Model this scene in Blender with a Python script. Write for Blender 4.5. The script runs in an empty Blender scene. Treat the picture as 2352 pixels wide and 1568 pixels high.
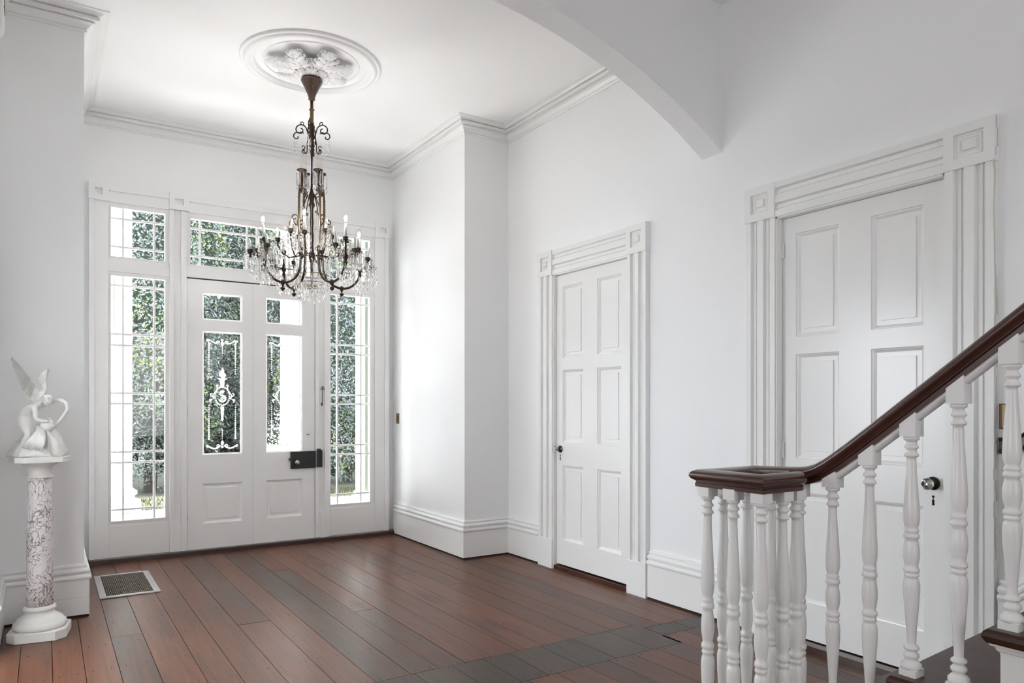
import bpy, bmesh, math, random
from mathutils import Vector, Matrix, Quaternion
R = math.radians
PI = math.pi
rnd = random.Random(7)
SC = bpy.context.scene
COL = SC.collection

# ------------------------------------------------------------------ camera, light, exposure
H = 1.4
cd = bpy.data.cameras.new('camera'); cam = bpy.data.objects.new('camera', cd); COL.objects.link(cam)
cam.location = (0, 0, H)
cam.rotation_euler = (R(90), 0, -R(32.908))
cd.sensor_width = 36; cd.lens = 36 * 1654.9 / 2352
cd.shift_x = 0; cd.shift_y = (931.75 - 784) / 2352
cd.clip_start = .02; cd.clip_end = 300
SC.camera = cam
SC.view_settings.view_transform = 'Standard'
SC.view_settings.look = 'None'
SC.view_settings.gamma = 1
SC.view_settings.use_curve_mapping = False
SC.view_settings.exposure = 1.74
SC.cycles.max_bounces = 12
SC.cycles.diffuse_bounces = 6
SC.cycles.glossy_bounces = 4
SC.cycles.transmission_bounces = 10
SC.cycles.transparent_max_bounces = 24
SC.cycles.sample_clamp_indirect = 30
SC.cycles.caustics_refractive = False
SC.cycles.caustics_reflective = False

world = bpy.data.worlds.new('sky'); SC.world = world; world.use_nodes = True
bg = world.node_tree.nodes['Background']
bg.inputs[0].default_value = (.86, .93, 1, 1); bg.inputs[1].default_value = 3.6

def light(name, kind, loc, energy, size=None, target=None, direction=None, color=(1, 1, 1), angle=None, sy=None):
    d = bpy.data.lights.new(name, kind); o = bpy.data.objects.new(name, d); COL.objects.link(o)
    o.location = loc; d.energy = energy; d.color = color
    if kind == 'AREA':
        d.shape = 'RECTANGLE'; d.size = size; d.size_y = sy or size
    if angle: d.angle = angle
    dv = Vector(direction) if direction else Vector(target) - Vector(loc)
    o.rotation_euler = dv.to_track_quat('-Z', 'Y').to_euler()
    return o
light('sun', 'SUN', (0, 12, 20), 33, direction=(.62, -.26, -.62), angle=R(1.5), color=(1, .985, 1))
# fill lamps added in the hall behind and beside the camera, no windows there
light('hall_fill_side', 'AREA', (-6.3, 1.2, 1.7), 31, 3.4, direction=(1, .02, -.02), sy=2.6, color=(.97, .985, 1))
light('hall_fill_back', 'AREA', (1.0, -3.8, 1.9), 17, 2.6, direction=(-.05, 1, -.06), sy=2.4, color=(.97, .985, 1))
light('stair_fill', 'AREA', (2.9, -3.7, 2.9), 3, 1.2, direction=(.1, 1, -.2), sy=1.8, color=(.97, .985, 1))

# ------------------------------------------------------------------ materials
def mat(name, color, rough=.5, metal=0, spec=.5, bump=0, bscale=40, coat=0, trans=0, emis=None, vary=0, vscale=3):
    m = bpy.data.materials.new(name); m.use_nodes = True
    nt = m.node_tree; b = nt.nodes['Principled BSDF']
    b.inputs['Base Color'].default_value = (*color, 1)
    b.inputs['Roughness'].default_value = rough
    b.inputs['Metallic'].default_value = metal
    b.inputs['Specular IOR Level'].default_value = spec
    b.inputs['Coat Weight'].default_value = coat
    b.inputs['Transmission Weight'].default_value = trans
    if emis:
        b.inputs['Emission Color'].default_value = (*emis[0], 1); b.inputs['Emission Strength'].default_value = emis[1]
    if bump or vary:
        g = nt.nodes.new('ShaderNodeNewGeometry')
    if bump:
        n = nt.nodes.new('ShaderNodeTexNoise'); n.inputs['Scale'].default_value = bscale; n.inputs['Detail'].default_value = 4
        nt.links.new(g.outputs['Position'], n.inputs['Vector'])
        bp = nt.nodes.new('ShaderNodeBump'); bp.inputs['Strength'].default_value = bump; bp.inputs['Distance'].default_value = .01
        nt.links.new(n.outputs['Fac'], bp.inputs['Height']); nt.links.new(bp.outputs['Normal'], b.inputs['Normal'])
    if vary:
        n2 = nt.nodes.new('ShaderNodeTexNoise'); n2.inputs['Scale'].default_value = vscale; n2.inputs['Detail'].default_value = 3
        nt.links.new(g.outputs['Position'], n2.inputs['Vector'])
        mx = nt.nodes.new('ShaderNodeMix'); mx.data_type = 'RGBA'
        mx.inputs['A'].default_value = (*[c * (1 - vary) for c in color], 1)
        mx.inputs['B'].default_value = (*[min(1, c * (1 + vary)) for c in color], 1)
        nt.links.new(n2.outputs['Fac'], mx.inputs['Factor']); nt.links.new(mx.outputs['Result'], b.inputs['Base Color'])
    return m

M = {}
M['wall'] = mat('wall_paint', (.885, .89, .895), .48, bump=.05, bscale=14)
M['ceiling'] = mat('ceiling_paint', (.92, .915, .91), .6, bump=.04, bscale=10)
M['trim'] = mat('trim_gloss_paint', (.87, .87, .86), .26, bump=.03, bscale=30)
M['plaster'] = mat('plaster_white', (.9, .895, .89), .5)
M['door'] = mat('door_paint', (.865, .862, .852), .24, bump=.04, bscale=25)
M['front'] = mat('front_door_paint', (.88, .875, .865), .28, bump=.03, bscale=25)
M['gap'] = mat('dark_gap', (.02, .016, .014), .9)
M['bronze'] = mat('aged_bronze', (.052, .034, .024), .4, metal=.85, vary=.4, vscale=60)
M['brass'] = mat('old_brass', (.17, .115, .065), .34, metal=.9, vary=.3, vscale=60)
M['canopy'] = mat('canopy_bronze', (.13, .085, .065), .3, metal=.6)
M['candle'] = mat('candle_sleeve', (.62, .62, .61), .4)
M['black'] = mat('black_iron', (.018, .018, .018), .38, spec=.5, bump=.1, bscale=90)
M['blackgloss'] = mat('black_porcelain', (.01, .01, .01), .12)
M['steel'] = mat('worn_nickel', (.55, .52, .47), .25, metal=1)
M['iron'] = mat('old_key_iron', (.12, .11, .10), .4, metal=.8)
M['switch'] = mat('antique_brass_plate', (.22, .16, .10), .35, metal=.9)
M['dado'] = mat('stained_dado_wood', (.05, .018, .012), .2, coat=.3)
M['mahog'] = mat('polished_mahogany', (.062, .021, .0145), .26, coat=.28, vary=.45, vscale=5)
M['sill'] = mat('painted_brown_sill', (.060, .036, .032), .3, vary=.3, vscale=12)
M['porch'] = mat('porch_paint', (.80, .80, .78), .6)
M['column'] = mat('column_paint', (.66, .65, .62), .5)
M['shutter'] = mat('sage_green_paint', (.022, .034, .012), .5)
M['grass'] = mat('lawn', (.052, .060, .020), .9, vary=.5, vscale=2)
M['soil'] = mat('garden_ground', (.034, .038, .018), .95, vary=.5, vscale=1.2)
M['bark'] = mat('bark', (.06, .05, .04), .9, bump=.5)
M['plastic'] = mat('white_plastic', (.78, .78, .76), .35)
M['tape'] = mat('etched_frost', (.85, .85, .83), .7)
def frosted():
    m = bpy.data.materials.new('etched_frost'); m.use_nodes = True; nt = m.node_tree; nt.nodes.clear()
    out = nt.nodes.new('ShaderNodeOutputMaterial'); t = nt.nodes.new('ShaderNodeBsdfTranslucent'); d = nt.nodes.new('ShaderNodeBsdfDiffuse'); mx = nt.nodes.new('ShaderNodeMixShader')
    t.inputs[0].default_value = (.8, .8, .78, 1); d.inputs[0].default_value = (.8, .8, .78, 1); mx.inputs[0].default_value = .5
    nt.links.new(t.outputs[0], mx.inputs[1]); nt.links.new(d.outputs[0], mx.inputs[2]); nt.links.new(mx.outputs[0], out.inputs[0]); return m
M['tape'] = frosted()
M['hole'] = mat('hole_black', (.004, .004, .004), .9)
M['chip'] = mat('old_plaster_edge', (.70, .67, .60), .9, bump=.8, bscale=150)
M['tip'] = mat('filament', (.9, .35, .1), .4, emis=((1, .42, .12), 2.2))

def thin_glass(name, tint=(1, 1, 1), gl=.05):
    m = bpy.data.materials.new(name); m.use_nodes = True; nt = m.node_tree; nt.nodes.clear()
    out = nt.nodes.new('ShaderNodeOutputMaterial'); tr = nt.nodes.new('ShaderNodeBsdfTransparent'); gs = nt.nodes.new('ShaderNodeBsdfGlossy')
    tr.inputs[0].default_value = (*tint, 1); gs.inputs['Roughness'].default_value = gl
    lw = nt.nodes.new('ShaderNodeLayerWeight'); lw.inputs['Blend'].default_value = .5
    pw = nt.nodes.new('ShaderNodeMath'); pw.operation = 'POWER'; pw.inputs[1].default_value = 4; nt.links.new(lw.outputs['Facing'], pw.inputs[0])
    fr = nt.nodes.new('ShaderNodeMath'); fr.operation = 'MULTIPLY_ADD'; fr.inputs[1].default_value = .75; fr.inputs[2].default_value = .04; nt.links.new(pw.outputs[0], fr.inputs[0])
    mx = nt.nodes.new('ShaderNodeMixShader')
    nt.links.new(fr.outputs[0], mx.inputs[0]); nt.links.new(tr.outputs[0], mx.inputs[1]); nt.links.new(gs.outputs[0], mx.inputs[2])
    nt.links.new(mx.outputs[0], out.inputs[0])
    return m
M['pane'] = thin_glass('window_glass', (.975, .97, .975), .02)
M['bulb'] = thin_glass('bulb_glass', (.98, .97, .95), .03)
def crystal():
    m = bpy.data.materials.new('cut_crystal'); m.use_nodes = True; nt = m.node_tree; nt.nodes.clear()
    out = nt.nodes.new('ShaderNodeOutputMaterial'); g = nt.nodes.new('ShaderNodeBsdfGlass'); g.inputs['IOR'].default_value = 1.52
    g.inputs['Color'].default_value = (.98, .97, .96, 1); g.inputs['Roughness'].default_value = 0.0
    t = nt.nodes.new('ShaderNodeBsdfTransparent'); mx = nt.nodes.new('ShaderNodeMixShader'); mx.inputs[0].default_value = .22
    nt.links.new(g.outputs[0], mx.inputs[1]); nt.links.new(t.outputs[0], mx.inputs[2]); nt.links.new(mx.outputs[0], out.inputs[0])
    return m
M['crystal'] = crystal()
def clear_glass():
    m = mat('solid_glass', (1, 1, 1), .0, trans=1); m.node_tree.nodes['Principled BSDF'].inputs['IOR'].default_value = 1.5; return m
M['glass'] = clear_glass()

def floor_mat(name, cols, gscale=1.0, rough=.29):
    """boards: grain stretched along world Y, tone picked per board by Object Info random"""
    m = bpy.data.materials.new(name); m.use_nodes = True; nt = m.node_tree; b = nt.nodes['Principled BSDF']
    N = nt.nodes.new; Lk = nt.links.new
    geo = N('ShaderNodeNewGeometry'); oi = N('ShaderNodeObjectInfo')
    comb = N('ShaderNodeCombineXYZ')
    mul = N('ShaderNodeMath'); mul.operation = 'MULTIPLY'; mul.inputs[1].default_value = 37
    Lk(oi.outputs['Random'], mul.inputs[0]); Lk(mul.outputs[0], comb.inputs['Z']); Lk(mul.outputs[0], comb.inputs['Y'])
    add = N('ShaderNodeVectorMath'); add.operation = 'ADD'; Lk(geo.outputs['Position'], add.inputs[0]); Lk(comb.outputs[0], add.inputs[1])
    mp = N('ShaderNodeMapping'); mp.inputs['Scale'].default_value = (26, 1.1, 26); Lk(add.outputs[0], mp.inputs['Vector'])
    gr = N('ShaderNodeTexNoise'); gr.inputs['Scale'].default_value = 2.2 * gscale; gr.inputs['Detail'].default_value = 7; gr.inputs['Distortion'].default_value = .6
    Lk(mp.outputs[0], gr.inputs['Vector'])
    mp2 = N('ShaderNodeMapping'); mp2.inputs['Scale'].default_value = (5, .7, 5); Lk(add.outputs[0], mp2.inputs['Vector'])
    bl = N('ShaderNodeTexNoise'); bl.inputs['Scale'].default_value = 1.5; bl.inputs['Detail'].default_value = 4; Lk(mp2.outputs[0], bl.inputs['Vector'])
    ramp = N('ShaderNodeValToRGB'); e = ramp.color_ramp.elements
    for i, (p, c) in enumerate(cols):
        if i < 2: e[i].position = p; e[i].color = (*c, 1)
        else: q = e.new(p); q.color = (*c, 1)
    mix = N('ShaderNodeMath'); mix.operation = 'MULTIPLY_ADD'; mix.inputs[1].default_value = .62; 
    s2 = N('ShaderNodeMath'); s2.operation = 'MULTIPLY_ADD'; s2.inputs[1].default_value = .9; s2.inputs[2].default_value = -.26
    Lk(bl.outputs['Fac'], s2.inputs[0]); Lk(oi.outputs['Random'], mix.inputs[0]); Lk(s2.outputs[0], mix.inputs[2])
    Lk(mix.outputs[0], ramp.inputs[0])
    gm = N('ShaderNodeMapRange'); gm.inputs['From Min'].default_value = .3; gm.inputs['From Max'].default_value = .7; gm.inputs['To Min'].default_value = .72; gm.inputs['To Max'].default_value = 1.2
    Lk(gr.outputs['Fac'], gm.inputs['Value'])
    vm = N('ShaderNodeVectorMath'); vm.operation = 'SCALE'; Lk(ramp.outputs[0], vm.inputs[0]); Lk(gm.outputs[0], vm.inputs['Scale'])
    Lk(vm.outputs[0], b.inputs['Base Color'])
    rr = N('ShaderNodeMapRange'); rr.inputs['To Min'].default_value = rough - .06; rr.inputs['To Max'].default_value = rough + .14
    Lk(bl.outputs['Fac'], rr.inputs['Value']); Lk(rr.outputs[0], b.inputs['Roughness'])
    bp = N('ShaderNodeBump'); bp.inputs['Strength'].default_value = .05; bp.inputs['Distance'].default_value = .004
    Lk(gr.outputs['Fac'], bp.inputs['Height']); Lk(bp.outputs[0], b.inputs['Normal'])
    b.inputs['Specular IOR Level'].default_value = .33
    return m
M['board'] = floor_mat('polished_floor_boards', [(0, (.042, .025, .018)), (.25, (.078, .034, .019)), (.5, (.112, .042, .020)), (.78, (.150, .052, .021)), (1, (.066, .032, .020))])
M['board2'] = floor_mat('dark_threshold_boards', [(0, (.032, .024, .019)), (.5, (.055, .036, .024)), (1, (.075, .042, .024))])
M['tread'] = floor_mat('stair_tread_wood', [(0, (.045, .022, .015)), (.5, (.062, .028, .018)), (1, (.08, .034, .02))], .6, .28)

def marble(name, veined):
    m = bpy.data.materials.new(name); m.use_nodes = True; nt = m.node_tree; b = nt.nodes['Principled BSDF']
    N = nt.nodes.new; Lk = nt.links.new
    g = N('ShaderNodeNewGeometry')
    n = N('ShaderNodeTexNoise'); n.inputs['Scale'].default_value = 9; n.inputs['Detail'].default_value = 6; Lk(g.outputs['Position'], n.inputs['Vector'])
    sc = N('ShaderNodeVectorMath'); sc.operation = 'SCALE'; sc.inputs['Scale'].default_value = .24 if veined else .3; Lk(n.outputs['Color'], sc.inputs[0])
    ad = N('ShaderNodeVectorMath'); ad.operation = 'ADD'; Lk(g.outputs['Position'], ad.inputs[0]); Lk(sc.outputs[0], ad.inputs[1])
    mp = N('ShaderNodeMapping'); mp.inputs['Scale'].default_value = (1.7, 1.7, .62); Lk(ad.outputs[0], mp.inputs['Vector'])
    v = N('ShaderNodeTexVoronoi'); v.feature = 'DISTANCE_TO_EDGE'; v.inputs['Scale'].default_value = 19 if veined else 6; Lk(mp.outputs[0], v.inputs['Vector'])
    n2 = N('ShaderNodeTexNoise'); n2.inputs['Scale'].default_value = 5; n2.inputs['Detail'].default_value = 3; Lk(g.outputs['Position'], n2.inputs['Vector'])
    wd = N('ShaderNodeMapRange'); wd.inputs['From Min'].default_value = .38; wd.inputs['From Max'].default_value = .68
    wd.inputs['To Min'].default_value = .004; wd.inputs['To Max'].default_value = .16 if veined else .015; Lk(n2.outputs['Fac'], wd.inputs['Value'])
    dv = N('ShaderNodeMath'); dv.operation = 'DIVIDE'; Lk(v.outputs['Distance'], dv.inputs[0]); Lk(wd.outputs[0], dv.inputs[1])
    r = N('ShaderNodeValToRGB'); e = r.color_ramp.elements
    if veined:
        e[0].position = 0; e[0].color = (.16, .13, .14, 1); e[1].position = 1; e[1].color = (.80, .76, .74, 1)
        q = e.new(.45); q.color = (.42, .37, .38, 1)
    else:
        e[0].position = 0; e[0].color = (.62, .60, .58, 1); e[1].position = 1; e[1].color = (.80, .78, .75, 1)
    Lk(dv.outputs[0], r.inputs[0]); Lk(r.outputs[0], b.inputs['Base Color'])
    b.inputs['Roughness'].default_value = .22 if veined else .38
    return m
M['marble'] = marble('veined_marble', True)
M['marble_plain'] = marble('pale_marble', False)
M['statue'] = mat('white_statuary_marble', (.80, .785, .755), .42, vary=.06, vscale=9)

def leaf_mat(name, c, r=.35):
    m = mat(name, c, r, vary=.35, vscale=4); return m
M['leaf'] = [leaf_mat('leaf_dark', (.035, .060, .033), .3), leaf_mat('leaf_blue', (.115, .135, .140), .22), leaf_mat('leaf_mid', (.075, .125, .040), .4), leaf_mat('leaf_sunlit', (.26, .29, .06), .5)]  # yellow-green puts the glow of backlit leaves into the colour
M['canopydark'] = mat('foliage_shade', (.010, .018, .010), .9, bump=1, bscale=6)  # near-black colour paints the shade between the leaves

# ------------------------------------------------------------------ mesh builder
class MB:
    def __init__(s): s.v = []; s.f = []; s.sm = []
    def quad(s, a, b, c, d, smooth=False):
        n = len(s.v); s.v += [a, b, c, d]; s.f.append((n, n + 1, n + 2, n + 3)); s.sm.append(smooth)
    def box(s, x0, x1, y0, y1, z0, z1):
        n = len(s.v)
        s.v += [(x, y, z) for x in (x0, x1) for y in (y0, y1) for z in (z0, z1)]
        for f in ((0, 1, 3, 2), (4, 6, 7, 5), (0, 4, 5, 1), (2, 3, 7, 6), (0, 2, 6, 4), (1, 5, 7, 3)):
            s.f.append(tuple(n + i for i in f)); s.sm.append(False)
        return s
    def grid(s, rows, closed_u=False, closed_v=False, smooth=True, cap=False):
        n = len(s.v); nr = len(rows); nc = len(rows[0])
        for r in rows: s.v += [tuple(p) for p in r]
        for i in range(nr - (0 if closed_v else 1)):
            for j in range(nc - (0 if closed_u else 1)):
                a = n + i * nc + j; b = n + i * nc + (j + 1) % nc; i2 = (i + 1) % nr
                c = n + i2 * nc + (j + 1) % nc; d = n + i2 * nc + j
                s.f.append((a, b, c, d)); s.sm.append(smooth)
        if cap:
            s.f.append(tuple(n + j for j in range(nc))[::-1]); s.sm.append(False)
            s.f.append(tuple(n + (nr - 1) * nc + j for j in range(nc))); s.sm.append(False)
        return s
    def lathe(s, prof, c=(0, 0), seg=24, smooth=True, cap=True, start=0):
        rows = [[(c[0] + r * math.cos(2 * PI * k / seg + start), c[1] + r * math.sin(2 * PI * k / seg + start), z) for k in range(seg)] for r, z in prof]
        return s.grid(rows, closed_u=True, smooth=smooth, cap=cap)
    def prism(s, poly, z0, z1):
        n = len(s.v); k = len(poly)
        s.v += [(x, y, z0) for x, y in poly] + [(x, y, z1) for x, y in poly]
        for i in range(k):
            s.f.append((n + i, n + (i + 1) % k, n + k + (i + 1) % k, n + k + i)); s.sm.append(False)
        s.f.append(tuple(n + i for i in range(k))[::-1]); s.f.append(tuple(n + k + i for i in range(k))); s.sm += [False, False]
        return s
    def ext(s, prof, fn, t0, t1, smooth=False, closed=True):
        """extrude profile [(a,b)] between t0,t1 ; fn(a,b,t)->xyz"""
        return s.grid([[fn(a, b, t0) for a, b in prof], [fn(a, b, t1) for a, b in prof]], closed_u=closed, smooth=smooth, cap=closed)
    def tube(s, pts, rad, seg=8, cap=True, flat=1.0):
        pts = [Vector(p) for p in pts]; n = len(pts)
        rad = rad if isinstance(rad, (list, tuple)) else [rad] * n
        rows = []; prev = None
        for i in range(n):
            t = (pts[min(i + 1, n - 1)] - pts[max(i - 1, 0)]).normalized()
            if prev is None:
                ref = Vector((0, 0, 1)) if abs(t.z) < .9 else Vector((1, 0, 0))
                u = t.cross(ref).normalized()
            else:
                u = (prev - t * prev.dot(t)).normalized()
            prev = u; w = t.cross(u)
            rows.append([pts[i] + (u * math.cos(2 * PI * k / seg) + w * math.sin(2 * PI * k / seg) * flat) * rad[i] for k in range(seg)])
        return s.grid(rows, closed_u=True, smooth=True, cap=cap)
    def ell(s, c, ax, r, seg=8, rings=6):
        """ellipsoid: centre c, axes matrix columns ax (3 Vectors), radii r"""
        c = Vector(c); rows = []
        for i in range(rings + 1):
            th = PI * i / rings; th = min(max(th, .08), PI - .08)
            rows.append([c + ax[0] * (r[0] * math.cos(th)) + ax[1] * (r[1] * math.sin(th) * math.cos(2 * PI * k / seg)) + ax[2] * (r[2] * math.sin(th) * math.sin(2 * PI * k / seg)) for k in range(seg)])
        return s.grid(rows, closed_u=True, smooth=True, cap=True)
    def sweep(s, path, prof, cap=True, smooth=False):
        """plan path (x,y), room on the LEFT; prof [(out,z)], mitred"""
        P = [Vector(p) for p in path]; rows = []
        for i, p in enumerate(P):
            d1 = (P[i] - P[i - 1]).normalized() if i else None
            d2 = (P[i + 1] - P[i]).normalized() if i < len(P) - 1 else None
            n1 = Vector((-d1.y, d1.x)) if d1 else None; n2 = Vector((-d2.y, d2.x)) if d2 else None
            if n1 and n2: m = (n1 + n2) / (1 + n1.dot(n2))
            else: m = n1 or n2
            rows.append([(p.x + m.x * o, p.y + m.y * o, z) for o, z in prof])
        return s.grid(rows, closed_u=True, smooth=smooth, cap=cap)
    def build(s, name, m, parent=None, kind=None, bevel=0, autos=None):
        me = bpy.data.meshes.new(name); me.from_pydata([tuple(p) for p in s.v], [], s.f)
        ms = m if isinstance(m, list) else [m]
        for q in ms: me.materials.append(q)
        me.polygons.foreach_set('use_smooth', s.sm)
        bm = bmesh.new(); bm.from_mesh(me); bmesh.ops.recalc_face_normals(bm, faces=bm.faces); bm.to_mesh(me); bm.free()
        me.update()
        o = bpy.data.objects.new(name, me); COL.objects.link(o)
        if parent: o.parent = parent
        if kind: o['kind'] = kind
        if bevel:
            b = o.modifiers.new('bevel', 'BEVEL'); b.width = bevel; b.segments = 2; b.limit_method = 'ANGLE'; b.angle_limit = R(50)
        return o

def thing(name, label, cat, loc=(0, 0, 0), group=None):
    o = bpy.data.objects.new(name, None); COL.objects.link(o); o.location = loc; o.empty_display_size = .1
    o['label'] = label; o['category'] = cat
    if group: o['group'] = group
    return o
def tag(o, label, cat, group=None):
    o['label'] = label; o['category'] = cat
    if group: o['group'] = group
    return o
def struct(o, label=None):
    o['kind'] = 'structure'
    if label: o['label'] = label
    return o
def sempty(name, label=None, loc=(0, 0, 0)):
    o = bpy.data.objects.new(name, None); COL.objects.link(o); o.location = loc; o.empty_display_size = .1
    return struct(o, label)
def adopt(parent):
    """children were modelled in world coordinates: cancel the parent's offset"""
    inv = Matrix.Translation(parent.location).inverted()
    for c in parent.children:
        c.matrix_parent_inverse = inv
def cp(o, parent):
    c = o.copy(); COL.objects.link(c); c.parent = parent; return c
def rings(mb, u0, u1, v0, v1, loops, fn, fill=True):
    """nested rectangles: loops [(inset, depth)], fn(u,v,depth)->xyz"""
    prev = None
    for ins, d in loops:
        cur = [fn(u0 + ins, v0 + ins, d), fn(u1 - ins, v0 + ins, d), fn(u1 - ins, v1 - ins, d), fn(u0 + ins, v1 - ins, d)]
        if prev:
            for i in range(4): mb.quad(prev[i], prev[(i + 1) % 4], cur[(i + 1) % 4], cur[i])
        prev = cur
    if fill: mb.quad(*prev)
    return mb

# ------------------------------------------------------------------ room shell
CEIL = 4.01
XL, XR = -.25, 3.70           # corridor
BL, BR = .215, 3.22           # bay
YF, YPL, YPR = 7.40, 5.60, 5.775
T = .16
w = MB(); w.box(BL - .6, BR + .6, YF, YF + T, 3.225, CEIL + .1); w.box(BL - .6, .33, YF, YF + T, 0, 3.225); w.box(3.13, BR + .6, YF, YF + T, 0, 3.225)
struct(w.build('wall_front', M['wall']), 'white wall around the entrance door')
w = MB(); w.prism([(BL, YF + T), (BL, YPL), (XL, YPL), (XL - T, YPL), (XL - T, YF + T)], 0, CEIL + .1); w.box(XL - T, XL, 3.37, 3.75, 0, CEIL + .1); w.box(XL - T, XL, 4.95, YPL, 0, CEIL + .1); w.box(XL - T, XL, 3.75, 4.95, 2.45, CEIL + .1)  # unseen doorway opening added to let daylight in from the left
struct(w.build('wall_left', M['wall']), 'white left wall with projecting pier')
w = MB(); w.prism([(BR, YPR), (BR, YF + T), (XR + T, YF + T), (XR + T, YPR)], 0, CEIL + .1)
D1 = (4.07, 5.025); D2 = (1.795, 2.765); DH = 2.53
KY = 1.497
for a, b in ((D1[1], YPR), (D2[1], D1[0]), (KY, D2[0])): w.box(XR, XR + T, a, b, 0, CEIL + .1)
for a, b in (D1, D2): w.box(XR, XR + T, a, b, DH, CEIL + .1)
w.prism([(XR, KY), (3.40, -.2), (3.40, -4.1), (3.60, -4.1), (3.60, -.2), (XR + T, KY)], 0, CEIL + .1)
struct(w.build('wall_right', M['wall']), 'white right wall with two panelled doors')
# stair hall behind the camera
w = MB(); w.box(-6.66, -6.5, -4.1, 3.2, 0, CEIL + .1)
struct(w.build('wall_hall_side', M['wall']))
w = MB(); w.box(-6.66, 3.6, -4.26, -4.1, 0, CEIL + .1)
struct(w.build('wall_back', M['wall']))
w = MB(); w.box(-6.66, XL, 3.2, 3.37, 0, CEIL + .1)
struct(w.build('wall_hall_left', M['wall']))
# arch header
cxA = (XL + XR) / 2; hs = (XR - XL) / 2; rise = .585; RA = (hs * hs + rise * rise) / (2 * rise); zc = 3.05 + rise - RA
mb = MB(); n = 48; rf = []; rb = []; tf = []; tb = []
for i in range(n + 1):
    x = XL + (XR - XL) * i / n; z = zc + math.sqrt(RA * RA - (x - cxA) ** 2)
    rf.append((x, 3.2, z)); rb.append((x, 3.37, z)); tf.append((x, 3.2, CEIL + .05)); tb.append((x, 3.37, CEIL + .05))
mb.grid([tf, rf], smooth=False); mb.grid([rb, tb], smooth=False); mb.grid([rf, rb], smooth=True)
struct(mb.build('wall_arch', M['wall']), 'white segmental arch across the hall')
c = MB(); c.box(-6.7, 3.95, -4.3, YF + T, CEIL, CEIL + .12)
struct(c.build('ceiling', M['ceiling']), 'white plaster ceiling')

# floor: dark sub-floor and separate boards
fl = struct(MB().box(-6.7, 3.9, -4.3, YF + .1, -.14, -.022).build('floor', M['gap']), 'polished dark timber board floor')
unit = MB().box(-.5, .5, -.5, .5, -.5, .5)
ub = unit.build('floor_board', M['board'], fl); um = ub.data
um2 = um.copy(); um2.materials.clear(); um2.materials.append(M['board2'])
first = [True]
def board(x0, x1, y0, y1, me=None, dz=0.0):
    if first[0]: o = ub; first[0] = False
    else: o = ub.copy(); COL.objects.link(o); o.parent = fl
    o.data = me or um
    g = .0016
    o.location = ((x0 + x1) / 2, (y0 + y1) / 2, -.011 + dz); o.scale = (x1 - x0 - 2 * g, y1 - y0 - 2 * g, .022)
xs = [-.24, -.12, .03, .175, .33, .50, .69, .845, 1.03, 1.23, 1.405, 1.60, 1.76, 1.92, 2.09, 2.27, 2.44, 2.62, 2.80, 2.97, 3.14, 3.31, 3.46, 3.60, 3.69]
TY0, TY1 = 3.04, 3.44
nails = []
def nl(x0, x1, y): nails.extend([(x0 + .035, y), (x1 - .035, y + rnd.uniform(-.012, .012))])
for a, b in zip(xs[:-1], xs[1:]):
    ye = YF if b > BL + .01 and a < BR - .01 else (YPL if a < 1 else YPR)
    lo = TY1 if b < 3.3 else 3.36
    if a >= BR - .2 and a < BR: ye = YPR
    # some columns are made of two lengths
    if rnd.random() < .45 and ye > 6:
        ym = rnd.uniform(4.6, 6.4); board(a, b, lo, ym, dz=rnd.uniform(-.0006, .0006)); board(a, b, ym, ye, dz=rnd.uniform(-.0006, .0006))
    else: board(a, b, lo, ye, dz=rnd.uniform(-.0006, .0006))
    if a >= BR - .2 and a < BR: board(a, BR, YPR, YF)
    y = lo + .03
    while y < ye - .02:
        nl(a, b, y); y += .46
for a in (0,):
    pass
tx = [-.24, .02, .31, .55, .83, 1.12, 1.40, 1.62, 1.84, 2.03, 2.20, 2.42, 2.66, 2.93, 3.17, 3.42, 3.69]
for a, b in zip(tx[:-1], tx[1:]):
    last = b > 3.3
    y0, y1 = (TY0, TY1) if b < 3.2 else ((3.19, 3.36) if not last or a < 3.2 else (3.19, 3.36))
    board(a, b, y0, y1, um2)
    nl(a, b, y0 + .03); nl(a, b, y1 - .03)
xs2 = [-.24, -.02, .17, .37, .55, .76, .95, 1.14, 1.33, 1.53, 1.70, 1.90, 2.07, 2.25, 2.44, 2.60, 2.78, 2.96, 3.15, 3.34, 3.52, 3.69]
for a, b in zip(xs2[:-1], xs2[1:]):
    hi = TY0 if b <= 3.16 else 3.19
    if rnd.random() < .4:
        ym = rnd.uniform(1.4, 2.6); board(a, b, .2, ym); board(a, b, ym, hi)
    else: board(a, b, .2, hi)
    board(a, b, -4.1, .2)
    y = hi - .03
    while y > .5: nl(a, b, y); y -= .46
for k in range(32):
    a = -6.5 + k * .195; board(a, a + .197, -4.1, 3.2)
mb = MB()
for x, y in nails: mb.lathe([(.0032, .0003), (.0032, .0011)], (x, y), 6, False)
mb.build('nail_holes', M['hole'], fl, kind='stuff')

# crown moulding
crown = [(0, 3.893), (.012, 3.893), (.017, 3.898), (.017, 3.904), (.010, 3.910), (.012, 3.913), (.020, 3.917), (.030, 3.926), (.038, 3.936), (.050, 3.942), (.058, 3.944), (.058, 3.950),
         (.050, 3.952), (.050, 3.956), (.084, 3.957), (.086, 3.959), (.086, 3.978), (.083, 3.980), (.074, 3.981), (.074, 3.987), (.096, 3.987), (.100, 3.989), (.108, 3.996), (.122, 4.001), (.138, 4.003), (.143, 4.005), (.143, CEIL + .01), (0, CEIL + .01)]
mb = MB(); mb.sweep([(XR, 3.37), (XR, YPR), (BR, YPR), (BR, YF), (BL, YF), (BL, YPL), (XL, YPL), (XL, 3.37)], crown)
struct(mb.build('trim_1', M['trim']), 'white moulded cornice around the entrance bay')
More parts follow.
